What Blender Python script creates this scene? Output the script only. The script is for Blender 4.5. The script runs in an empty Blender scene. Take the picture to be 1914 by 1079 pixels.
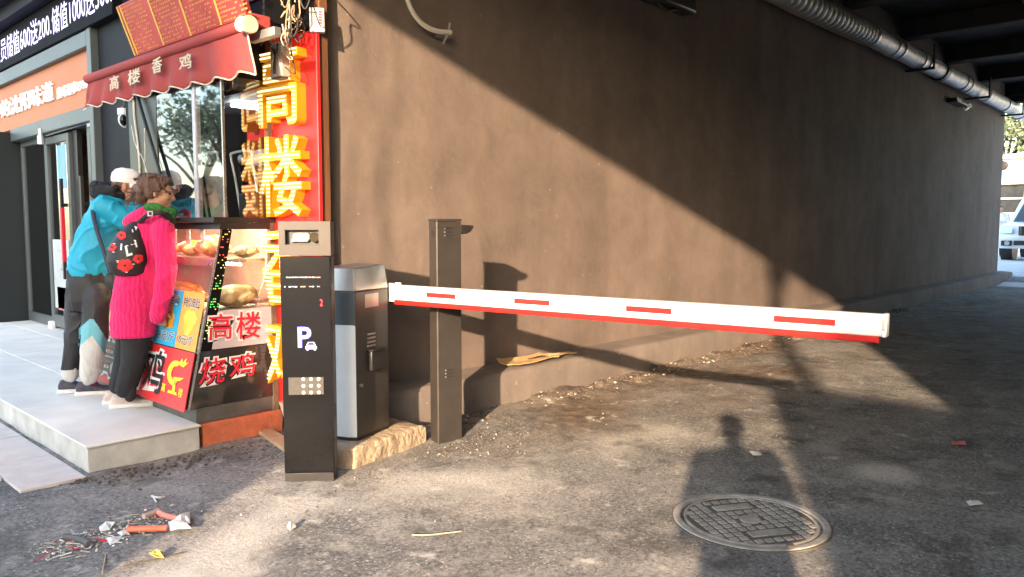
import bpy, math, random
from mathutils import Vector, Matrix, noise
from mathutils.bvhtree import BVHTree
random.seed(11)
S = bpy.context.scene
COL = S.collection
V = Vector

# ------------------------------------------------------------------ camera, sky, sun, exposure
CAM_H = 1.4
HEAD, PITCH, FPX, CX, CY = math.radians(43.3), math.atan(115/1440), 1440.0, 957.0, 539.5
FW = V((math.cos(HEAD)*math.cos(PITCH), math.sin(HEAD)*math.cos(PITCH), -math.sin(PITCH)))
RT = V((math.sin(HEAD), -math.cos(HEAD), 0))
UP = RT.cross(FW)
CAM = V((0, 0, CAM_H))
cam = bpy.data.cameras.new('camera'); cam.sensor_width = 36; cam.lens = FPX/1914*36
cam.clip_start = 0.05; cam.clip_end = 500
camo = bpy.data.objects.new('camera', cam); COL.objects.link(camo)
camo.location = CAM
camo.rotation_euler = FW.to_track_quat('-Z', 'Y').to_euler()
S.camera = camo

SUN_D = V((1, .55, -.305)).normalized()
w = bpy.data.worlds.new('World'); S.world = w; w.use_nodes = True
nt = w.node_tree; bg = nt.nodes['Background']
sky = nt.nodes.new('ShaderNodeTexSky'); sky.sky_type = 'NISHITA'; sky.sun_disc = False
sky.sun_elevation = math.radians(14.9); sky.sun_rotation = math.atan2(-1, -.55)
sky.air_density = 1.0; sky.dust_density = 1.2; sky.ozone_density = 0.6
nt.links.new(sky.outputs[0], bg.inputs[0]); bg.inputs[1].default_value = 0.15
sl = bpy.data.lights.new('sun', 'SUN'); sl.energy = 2.0; sl.angle = math.radians(0.75); sl.color = (1.0, .73, .49)
so = bpy.data.objects.new('sun', sl); COL.objects.link(so)
so.rotation_euler = SUN_D.to_track_quat('-Z', 'Y').to_euler(); so.location = (-6, -3, 12)
S.view_settings.view_transform = 'Standard'; S.view_settings.look = 'None'
S.view_settings.gamma = 1; S.view_settings.exposure = 2.8
S.cycles.max_bounces = 8; S.cycles.diffuse_bounces = 1; S.cycles.transparent_max_bounces = 16
S.cycles.use_denoising = True

def ray(px, py): return FW + RT*((px-CX)/FPX) - UP*((py-CY)/FPX)
def at(px, py, d): return CAM + ray(px, py)*d                 # point at depth d
def onz(px, py, z):
    r = ray(px, py); return CAM + r*((z-CAM_H)/r.z)
def onx(px, py, x):
    r = ray(px, py); return CAM + r*(x/r.x)
def ony(px, py, y):
    r = ray(px, py); return CAM + r*(y/r.y)
def pix(p):
    v = V(p)-CAM; z = v.dot(FW); return CX+FPX*v.dot(RT)/z, CY-FPX*v.dot(UP)/z

# ------------------------------------------------------------------ mesh helpers
class MB:
    def __init__(s): s.v, s.f, s.m = [], [], []
    def add(s, vs, fs, mi=0):
        b = len(s.v); s.v += [V(p) for p in vs]
        for f in fs: s.f.append([b+i for i in f]); s.m.append(mi)
        return s
    def box(s, lo, hi, mi=0):
        (a, b, c), (d, e, f) = lo, hi
        return s.hexa([(a,b,c),(d,b,c),(d,e,c),(a,e,c),(a,b,f),(d,b,f),(d,e,f),(a,e,f)], mi)
    def hexa(s, p, mi=0):
        return s.add(p, [(3,2,1,0),(4,5,6,7),(0,1,5,4),(1,2,6,5),(2,3,7,6),(3,0,4,7)], mi)
    def obox(s, o, u, v, n, mi=0):                            # box from a corner and three edge vectors
        o, u, v, n = V(o), V(u), V(v), V(n)
        return s.hexa([o, o+u, o+u+v, o+v, o+n, o+u+n, o+u+v+n, o+v+n], mi)
    def prism(s, poly, vec, mi=0):
        n = len(poly); vec = V(vec); p = [V(q) for q in poly]
        return s.add(p+[q+vec for q in p], [tuple(range(n))[::-1], tuple(range(n, 2*n))] +
                     [(i, (i+1) % n, n+(i+1) % n, n+i) for i in range(n)], mi)
    def cyl(s, p0, p1, r0, r1=None, n=16, mi=0):
        return s.tube([p0, p1], [r0, r0 if r1 is None else r1], n, mi)
    def tube(s, pts, r, n=8, mi=0):
        pts = [V(p) for p in pts]; k = len(pts)
        if not isinstance(r, (list, tuple)): r = [r]*k
        vs, fs, prev = [], [], None
        for i, p in enumerate(pts):
            t = (pts[min(i+1, k-1)]-pts[max(i-1, 0)]).normalized()
            if prev is None:
                a = V((0,0,1)) if abs(t.z) < .9 else V((1,0,0)); x = t.cross(a).normalized()
            else:
                x = (prev-t*prev.dot(t)).normalized()
            prev = x; y = t.cross(x)
            for j in range(n):
                an = 2*math.pi*j/n; vs.append(p+(x*math.cos(an)+y*math.sin(an))*r[i])
        for i in range(k-1):
            for j in range(n):
                a, b = i*n+j, i*n+(j+1) % n; fs.append((a, b, b+n, a+n))
        fs += [tuple(range(n))[::-1], tuple(range((k-1)*n, k*n))]
        return s.add(vs, fs, mi)
    def loft(s, rings, n=20, mi=0, power=2.0):                # ring = (centre, rx, ry, xdir, ydir)
        vs, fs = [], []
        for c, rx, ry, xd, yd in rings:
            for j in range(n):
                a = 2*math.pi*j/n; ca, sa = math.cos(a), math.sin(a)
                ca = math.copysign(abs(ca)**(2/power), ca); sa = math.copysign(abs(sa)**(2/power), sa)
                vs.append(V(c)+V(xd)*rx*ca+V(yd)*ry*sa)
        for i in range(len(rings)-1):
            for j in range(n):
                a, b = i*n+j, i*n+(j+1) % n; fs.append((a, b, b+n, a+n))
        k = len(rings); fs += [tuple(range(n))[::-1], tuple(range((k-1)*n, k*n))]
        return s.add(vs, fs, mi)
    def ell(s, c, r, M=None, n=20, m=12, mi=0):
        c = V(c)
        if not isinstance(r, (list, tuple)): r = (r, r, r)
        M = M or Matrix.Identity(3); vs, fs = [], []
        for i in range(1, m):
            t = math.pi*i/m
            for j in range(n):
                a = 2*math.pi*j/n
                vs.append(c+M @ V((r[0]*math.sin(t)*math.cos(a), r[1]*math.sin(t)*math.sin(a), r[2]*math.cos(t))))
        vs += [c+M @ V((0,0,r[2])), c+M @ V((0,0,-r[2]))]
        for i in range(m-2):
            for j in range(n):
                a, b = i*n+j, i*n+(j+1) % n; fs.append((a, a+n, b+n, b))
        T, B = (m-1)*n, (m-1)*n+1
        for j in range(n):
            fs.append((T, j, (j+1) % n)); fs.append((B, (m-2)*n+(j+1) % n, (m-2)*n+j))
        return s.add(vs, fs, mi)
    def limb(s, p0, r0, p1, r1, n=16, mi=0):                  # a round-ended tapering limb
        p0, p1 = V(p0), V(p1); t = (p1-p0).normalized()
        pts, rr = [], []
        for k in range(5):
            a = math.pi/2*(1-k/4); pts.append(p0-t*r0*math.sin(a)); rr.append(max(r0*math.cos(a), r0*.05))
        for k in range(5):
            a = math.pi/2*k/4; pts.append(p1+t*r1*math.sin(a)); rr.append(max(r1*math.cos(a), r1*.05))
        if (p1-p0).length < 1e-4: pts.pop(4); rr.pop(4)
        return s.tube(pts, rr, n, mi)
    def build(s, name, mats, parent=None, smooth=None, bevel=None, seg=2, doubles=False):
        me = bpy.data.meshes.new(name)
        off = wloc(parent) if parent else V((0, 0, 0))
        me.from_pydata([p-off for p in s.v], [], s.f)
        for mt in (mats if isinstance(mats, (list, tuple)) else [mats]): me.materials.append(mt)
        me.polygons.foreach_set('material_index', s.m)
        me.update(); me.validate()
        fixn(me)
        if smooth:
            me.polygons.foreach_set('use_smooth', [True]*len(me.polygons)); me.set_sharp_from_angle(angle=math.radians(smooth))
        o = bpy.data.objects.new(name, me); COL.objects.link(o)
        if parent: o.parent = parent
        if bevel:
            b = o.modifiers.new('bevel', 'BEVEL'); b.width = bevel; b.segments = seg; b.limit_method = 'ANGLE'; b.angle_limit = math.radians(35)
            me.polygons.foreach_set('use_smooth', [True]*len(me.polygons)); me.set_sharp_from_angle(angle=math.radians(smooth or 50))
        return o

def fixn(me):
    import bmesh
    bm = bmesh.new(); bm.from_mesh(me); bmesh.ops.recalc_face_normals(bm, faces=bm.faces); bm.to_mesh(me); bm.free()
def wloc(o):
    p = V((0, 0, 0))
    while o: p += o.location; o = o.parent
    return p
def tag(o, label=None, cat=None, group=None, kind=None):
    for k, x in (('label', label), ('category', cat), ('group', group), ('kind', kind)):
        if x: o[k] = x
    return o
def thing(name, label, cat, loc=(0,0,0), group=None):
    o = bpy.data.objects.new(name, None); COL.objects.link(o); o.location = loc; o.empty_display_size = .1
    return tag(o, label, cat, group)
def copy_tree(o, parent=None):
    c = o.copy(); COL.objects.link(c)
    if parent: c.parent = parent
    for ch in o.children: copy_tree(ch, c)
    return c
def fuse(mb, name, mats, parent=None, voxel=.01, smooth=6, group_fn=None, fold=None):
    """Merge overlapping closed shapes into ONE continuous skin."""
    o = mb.build(name, mats)
    r = o.modifiers.new('r', 'REMESH'); r.mode = 'VOXEL'; r.voxel_size = voxel
    sm = o.modifiers.new('s', 'SMOOTH'); sm.factor = .5; sm.iterations = smooth
    dg = bpy.context.evaluated_depsgraph_get()
    me = bpy.data.meshes.new_from_object(o.evaluated_get(dg)); me.name = name
    old = o.data; o.modifiers.clear(); o.data = me; bpy.data.meshes.remove(old)
    if not me.materials:
        for mt in (mats if isinstance(mats, (list, tuple)) else [mats]): me.materials.append(mt)
    if fold:                                               # creases: ridged noise pushed along the normals
        amp, sc, st_ = fold; nn_ = [v.normal.copy() for v in me.vertices]
        zlo = min(v.co.z for v in me.vertices)
        for v, n_ in zip(me.vertices, nn_):
            c = v.co; amp = fold[0]*min(1, max(0, (c.z-zlo-.015)/.09)); q = V((c.x*sc, c.y*sc, c.z*sc*st_)); q += V((noise.noise(q*.6), noise.noise(q*.6+V((7, 0, 0))), noise.noise(q*.6+V((0, 9, 0)))))*.9
            r_ = 1-2*abs(noise.noise(q)); v.co = c+n_*amp*(max(0, r_)**3*1.3-.35+.5*noise.noise(q*.45))
    mi = [0]*len(me.polygons)
    if group_fn: mi = [group_fn(p.center) for p in me.polygons]
    me.polygons.foreach_set('material_index', mi)
    me.polygons.foreach_set('use_smooth', [True]*len(me.polygons))
    if parent:
        off = wloc(parent); me.transform(Matrix.Translation(-off)); o.parent = parent
    return o

# ------------------------------------------------------------------ writing
def glyphs(txt, offset=0.0, extrude=0.0, res=3):
    c = bpy.data.curves.new('t', 'FONT'); c.body = txt; c.offset = offset; c.extrude = extrude; c.resolution_u = res
    c.fill_mode = 'BOTH'
    o = bpy.data.objects.new('t', c); me = bpy.data.meshes.new_from_object(o)
    vs = [v.co.copy() for v in me.vertices]; fs = [list(p.vertices) for p in me.polygons]
    bpy.data.objects.remove(o); bpy.data.curves.remove(c); bpy.data.meshes.remove(me)
    return vs, fs
def write(mb, txt, o, u, v, lift=0.003, bold=0.0, depth=0.0, mi=0, ref=None):
    """Letter a parallelogram: corner o, width vector u, height vector v."""
    o, u, v = V(o), V(u), V(v); n = u.cross(v).normalized()
    bx = glyphs(ref or txt)[0]
    x0, x1 = min(p.x for p in bx), max(p.x for p in bx); y0, y1 = min(p.y for p in bx), max(p.y for p in bx)
    vs, fs = glyphs(txt, bold, 0.5 if depth else 0.0)
    pts = [o+u*((p.x-x0)/(x1-x0))+v*((p.y-y0)/(y1-y0))+n*(lift+(depth*(p.z+.5) if depth else 0)) for p in vs]
    mb.add(pts, fs, mi)

# ------------------------------------------------------------------ materials
def new_mat(name):
    m = bpy.data.materials.new(name); m.use_nodes = True
    return m, m.node_tree.nodes, m.node_tree.links, m.node_tree.nodes['Principled BSDF']
def mat(name, c, rough=.6, metal=0.0, var=.15, scale=6.0, bump=0.0, bscale=60.0, spec=.5, coat=0.0, emit=None, es=0.0, c2=None, stretch=None):
    m, N, L, b = new_mat(name)
    tc = N.new('ShaderNodeTexCoord'); mp = N.new('ShaderNodeMapping'); L.new(tc.outputs['Object'], mp.inputs[0])
    if stretch: mp.inputs['Scale'].default_value = stretch
    nz = N.new('ShaderNodeTexNoise'); nz.inputs['Scale'].default_value = scale; nz.inputs['Detail'].default_value = 6
    nz.inputs['Roughness'].default_value = .62
    L.new(mp.outputs[0], nz.inputs['Vector'])
    rp = N.new('ShaderNodeValToRGB'); rp.color_ramp.elements[0].position = .3; rp.color_ramp.elements[1].position = .72
    a = [x*(1-var) for x in c]; d = list(c2) if c2 else [min(1, x*(1+var)) for x in c]
    rp.color_ramp.elements[0].color = (*a, 1); rp.color_ramp.elements[1].color = (*d, 1)
    L.new(nz.outputs[0], rp.inputs[0]); L.new(rp.outputs[0], b.inputs['Base Color'])
    rr = N.new('ShaderNodeMapRange'); rv = min(.09, rough*.4); rr.inputs['To Min'].default_value = rough-rv; rr.inputs['To Max'].default_value = min(1, rough+rv)
    L.new(nz.outputs[0], rr.inputs[0]); L.new(rr.outputs[0], b.inputs['Roughness'])
    b.inputs['Metallic'].default_value = metal; b.inputs['Specular IOR Level'].default_value = spec
    b.inputs['Coat Weight'].default_value = coat
    if bump:
        n2 = N.new('ShaderNodeTexNoise'); n2.inputs['Scale'].default_value = bscale; n2.inputs['Detail'].default_value = 5
        L.new(mp.outputs[0], n2.inputs['Vector'])
        bp = N.new('ShaderNodeBump'); bp.inputs['Strength'].default_value = bump; bp.inputs['Distance'].default_value = .02
        L.new(n2.outputs[0], bp.inputs['Height']); L.new(bp.outputs[0], b.inputs['Normal'])
    if emit:
        b.inputs['Emission Color'].default_value = (*emit, 1); b.inputs['Emission Strength'].default_value = es
    return m
def glass(name, tint=(.95,.97,.97), refl=.09, tr=1.0):
    m, N, L, b = new_mat(name); N.remove(b)
    out = N['Material Output']; t = N.new('ShaderNodeBsdfTransparent'); g = N.new('ShaderNodeBsdfGlossy')
    t.inputs[0].default_value = (*tint, 1); g.inputs['Roughness'].default_value = .02
    lw = N.new('ShaderNodeFresnel'); lw.inputs[0].default_value = 1.5
    ad = N.new('ShaderNodeMath'); ad.operation = 'MULTIPLY_ADD'; ad.inputs[1].default_value = 1.0; ad.inputs[2].default_value = refl
    mx = N.new('ShaderNodeMixShader'); L.new(lw.outputs[0], ad.inputs[0])
    gm_ = N.new('ShaderNodeNewGeometry'); iv_ = N.new('ShaderNodeMath'); iv_.operation = 'SUBTRACT'; iv_.inputs[0].default_value = 1; L.new(gm_.outputs['Backfacing'], iv_.inputs[1])
    ml = N.new('ShaderNodeMath'); ml.operation = 'MULTIPLY'; L.new(ad.outputs[0], ml.inputs[0]); L.new(iv_.outputs[0], ml.inputs[1]); L.new(ml.outputs[0], mx.inputs[0])
    L.new(t.outputs[0], mx.inputs[1]); L.new(g.outputs[0], mx.inputs[2]); L.new(mx.outputs[0], out.inputs[0])
    return m
def glow(name, c, s):
    m, N, L, b = new_mat(name)
    b.inputs['Base Color'].default_value = (*[x*.6 for x in c], 1); b.inputs['Emission Color'].default_value = (*c, 1)
    b.inputs['Emission Strength'].default_value = s
    return m

def plaster(name, c1, c2, streak=.35):
    """Rendered cement wall: blotches, vertical run-off streaks, trowel bumps."""
    m, N, L, b = new_mat(name)
    tc = N.new('ShaderNodeTexCoord'); P = tc.outputs['Object']
    n1 = N.new('ShaderNodeTexNoise'); n1.inputs['Scale'].default_value = .9; n1.inputs['Detail'].default_value = 8; L.new(P, n1.inputs[0])
    mp = N.new('ShaderNodeMapping'); mp.inputs['Scale'].default_value = (1.6, 1.6, .30); L.new(P, mp.inputs[0])
    n2 = N.new('ShaderNodeTexNoise'); n2.inputs['Scale'].default_value = 1.6; n2.inputs['Detail'].default_value = 7; L.new(mp.outputs[0], n2.inputs[0])
    r1 = N.new('ShaderNodeValToRGB'); r1.color_ramp.elements[0].color = (*c1, 1); r1.color_ramp.elements[1].color = (*c2, 1)
    r1.color_ramp.elements[0].position = .32; r1.color_ramp.elements[1].position = .68
    L.new(n1.outputs[0], r1.inputs[0])
    r2 = N.new('ShaderNodeValToRGB'); r2.color_ramp.elements[0].position = .35; r2.color_ramp.elements[1].position = .6
    r2.color_ramp.elements[0].color = (1-streak,)*3+(1,); r2.color_ramp.elements[1].color = (1, 1, 1, 1)
    L.new(n2.outputs[0], r2.inputs[0])
    mx = N.new('ShaderNodeMix'); mx.data_type = 'RGBA'; mx.blend_type = 'MULTIPLY'; mx.inputs[0].default_value = 1
    L.new(r1.outputs[0], mx.inputs[6]); L.new(r2.outputs[0], mx.inputs[7])
    n4 = N.new('ShaderNodeTexNoise'); n4.inputs['Scale'].default_value = 3.4; n4.inputs['Detail'].default_value = 10; n4.inputs['Roughness'].default_value = .7; n4.inputs['Distortion'].default_value = .6; L.new(P, n4.inputs[0])
    r4 = N.new('ShaderNodeValToRGB'); r4.color_ramp.elements[0].position = .34; r4.color_ramp.elements[1].position = .62; r4.color_ramp.elements[0].color = (.87,.87,.87,1); r4.color_ramp.elements[1].color = (1.06,1.06,1.06,1); L.new(n4.outputs[0], r4.inputs[0])
    m2 = N.new('ShaderNodeMix'); m2.data_type = 'RGBA'; m2.blend_type = 'MULTIPLY'; m2.inputs[0].default_value = 1; L.new(mx.outputs[2], m2.inputs[6]); L.new(r4.outputs[0], m2.inputs[7])
    n5 = N.new('ShaderNodeTexNoise'); n5.inputs['Scale'].default_value = 17; n5.inputs['Detail'].default_value = 2; L.new(P, n5.inputs[0])
    r5 = N.new('ShaderNodeValToRGB'); r5.color_ramp.elements[0].position = .715; r5.color_ramp.elements[1].position = .75; r5.color_ramp.elements[0].color = (0,0,0,1); r5.color_ramp.elements[1].color = (.55,.55,.55,1); L.new(n5.outputs[0], r5.inputs[0])
    m3 = N.new('ShaderNodeMix'); m3.data_type = 'RGBA'; L.new(r5.outputs[0], m3.inputs[0]); L.new(m2.outputs[2], m3.inputs[6]); m3.inputs[7].default_value = (c2[0]*1.6, c2[1]*1.6, c2[2]*1.6, 1)
    L.new(m3.outputs[2], b.inputs['Base Color'])
    b.inputs['Roughness'].default_value = .85; b.inputs['Specular IOR Level'].default_value = .25
    n3 = N.new('ShaderNodeTexNoise'); n3.inputs['Scale'].default_value = 5; n3.inputs['Detail'].default_value = 9; n3.inputs['Roughness'].default_value = .65; L.new(P, n3.inputs[0])
    bp = N.new('ShaderNodeBump'); bp.inputs['Strength'].default_value = .5; bp.inputs['Distance'].default_value = .02
    L.new(n3.outputs[0], bp.inputs['Height']); L.new(bp.outputs[0], b.inputs['Normal'])
    return m

def road_mat():
    """Coarse asphalt with stone specks, brown mud, pale sand and cement spots (masks stored on the mesh)."""
    m, N, L, b = new_mat('asphalt')
    tc = N.new('ShaderNodeTexCoord'); P = tc.outputs['Object']
    def nz(sc, det=6, rough=.6):
        n = N.new('ShaderNodeTexNoise'); n.inputs['Scale'].default_value = sc; n.inputs['Detail'].default_value = det
        n.inputs['Roughness'].default_value = rough; L.new(P, n.inputs[0]); return n.outputs[0]
    def ramp(src, a, ca, d, cd):
        r = N.new('ShaderNodeValToRGB'); e = r.color_ramp.elements
        e[0].position, e[1].position = a, d; e[0].color = (*ca, 1); e[1].color = (*cd, 1); L.new(src, r.inputs[0]); return r.outputs[0]
    def mix(fac, a, c):
        x = N.new('ShaderNodeMix'); x.data_type = 'RGBA'; L.new(fac, x.inputs[0])
        for sock, val in ((x.inputs[6], a), (x.inputs[7], c)):
            if isinstance(val, tuple): sock.default_value = (*val, 1)
            else: L.new(val, sock)
        return x.outputs[2]
    def math2(op, a, c):
        x = N.new('ShaderNodeMath'); x.operation = op; x.use_clamp = True
        for sock, val in ((x.inputs[0], a), (x.inputs[1], c)):
            if isinstance(val, (int, float)): sock.default_value = val
            else: L.new(val, sock)
        return x.outputs[0]
    def attr(n):
        a = N.new('ShaderNodeAttribute'); a.attribute_name = n; return a.outputs['Fac']
    vo = N.new('ShaderNodeTexVoronoi'); vo.inputs['Scale'].default_value = 62; L.new(P, vo.inputs[0])
    fine = nz(46, 8, .8); mid = nz(9, 7); big = nz(1.3, 6)
    base = ramp(fine, .36, (.045,.045,.044), .62, (.29,.285,.275))
    sep = N.new('ShaderNodeSeparateColor'); L.new(vo.outputs['Color'], sep.inputs[0])
    speck = math2('GREATER_THAN', sep.outputs[0], .80)
    near = math2('LESS_THAN', vo.outputs['Distance'], .38)
    base = mix(math2('MULTIPLY', speck, near), base, (.46,.44,.42))
    dust = math2('MULTIPLY', ramp(big, .36, (0,0,0), .60, (1,1,1)), ramp(fine, .38, (.15,.15,.15), .60, (.8,.8,.8)))
    base = mix(dust, base, (.38,.362,.34))
    n33 = nz(3.4, 9, .7); base = mix(math2('MULTIPLY', ramp(n33, .50, (0,0,0), .62, (.75,.75,.75)), ramp(fine, .35, (.3,.3,.3), .6, (1,1,1))), base, (.44,.42,.39))
    base = mix(math2('MULTIPLY', ramp(nz(1.9, 9, .72), .36, (.85,.85,.85), .46, (0,0,0)), .6), base, (.045,.043,.041))
    vc = N.new('ShaderNodeTexVoronoi'); vc.feature = 'DISTANCE_TO_EDGE'; vc.inputs['Scale'].default_value = .55
    wp = N.new('ShaderNodeVectorMath'); wp.operation = 'MULTIPLY_ADD'; wn_ = N.new('ShaderNodeTexNoise'); wn_.inputs['Scale'].default_value = 3.0; wn_.inputs['Detail'].default_value = 6; L.new(P, wn_.inputs[0])
    wp.inputs[1].default_value = (.45, .45, .45); L.new(wn_.outputs['Color'], wp.inputs[0]); L.new(P, wp.inputs[2]); L.new(wp.outputs[0], vc.inputs[0])
    base = mix(math2('MULTIPLY', math2('LESS_THAN', vc.outputs['Distance'], .0022), .4), base, (.03,.029,.028))
    dirtc = ramp(mid, .35, (.06,.042,.029), .68, (.29,.215,.155))
    dm = math2('MULTIPLY', math2('ADD', math2('MULTIPLY', attr('dirt'), 1.7), math2('MULTIPLY', math2('SUBTRACT', mid, .5), 1.6)), attr('dirt'))
    base = mix(dm, base, dirtc)
    sandc = ramp(fine, .3, (.58,.54,.48), .7, (.85,.81,.75))
    sm = math2('SUBTRACT', math2('ADD', math2('MULTIPLY', attr('sand'), 1.7), math2('MULTIPLY', mid, .7)), .42)
    sm = math2('MULTIPLY', sm, math2('ADD', math2('MULTIPLY', attr('sand'), 1.5), .0))
    base = mix(sm, base, sandc)
    sp = ramp(nz(5.5, 5, .55), .60, (0,0,0), .68, (1,1,1)); sp = math2('MULTIPLY', sp, ramp(mid, .42, (0,0,0), .58, (.8,.8,.8)))
    base = mix(sp, base, (.62,.59,.54))
    dk = ramp(nz(3.1, 5, .6), .32, (.9,.9,.9), .43, (0,0,0)); base = mix(math2('MULTIPLY', dk, .6), base, (.03,.028,.026))
    L.new(base, b.inputs['Base Color'])
    L.new(ramp(mid, .3, (.7,.7,.7), .7, (.95,.95,.95)), b.inputs['Roughness']); b.inputs['Specular IOR Level'].default_value = .3
    b1 = N.new('ShaderNodeBump'); b1.inputs['Strength'].default_value = .8; b1.inputs['Distance'].default_value = .014
    hh = math2('ADD', math2('MULTIPLY', vo.outputs['Distance'], -.8), math2('ADD', fine, .3)); L.new(hh, b1.inputs['Height'])
    b2 = N.new('ShaderNodeBump'); b2.inputs['Strength'].default_value = .3; b2.inputs['Distance'].default_value = .03
    L.new(mid, b2.inputs['Height']); L.new(b1.outputs[0], b2.inputs['Normal']); L.new(b2.outputs[0], b.inputs['Normal'])
    return m

def knit_mat():
    m, N, L, b = new_mat('pink_knit')
    tc = N.new('ShaderNodeTexCoord'); mp = N.new('ShaderNodeMapping'); mp.inputs['Rotation'].default_value = (0, 0, math.radians(45)); L.new(tc.outputs['Object'], mp.inputs[0])
    wv = N.new('ShaderNodeTexWave'); wv.inputs['Scale'].default_value = 11; wv.inputs['Distortion'].default_value = 5; wv.inputs['Detail'].default_value = 2; wv.inputs['Detail Scale'].default_value = 1.6
    L.new(mp.outputs[0], wv.inputs[0])
    vo = N.new('ShaderNodeTexVoronoi'); vo.inputs['Scale'].default_value = 75; L.new(mp.outputs[0], vo.inputs[0])
    ad = N.new('ShaderNodeMath'); ad.operation = 'MULTIPLY_ADD'; ad.inputs[1].default_value = -.45; L.new(vo.outputs['Distance'], ad.inputs[0]); L.new(wv.outputs['Fac'], ad.inputs[2])
    r = N.new('ShaderNodeValToRGB'); r.color_ramp.elements[0].color = (.70,.010,.12,1); r.color_ramp.elements[1].color = (.80,.016,.14,1); L.new(ad.outputs[0], r.inputs[0])
    L.new(r.outputs[0], b.inputs['Base Color']); b.inputs['Roughness'].default_value = .9; b.inputs['Sheen Weight'].default_value = .3
    b.inputs['Sheen Tint'].default_value = (1,.35,.5,1)
    bp = N.new('ShaderNodeBump'); bp.inputs['Strength'].default_value = .42; bp.inputs['Distance'].default_value = .012; L.new(ad.outputs[0], bp.inputs['Height']); L.new(bp.outputs[0], b.inputs['Normal'])
    return m

def paper_mat(name, c, rough=.45): return mat(name, c, rough, var=.05, scale=3)

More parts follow.
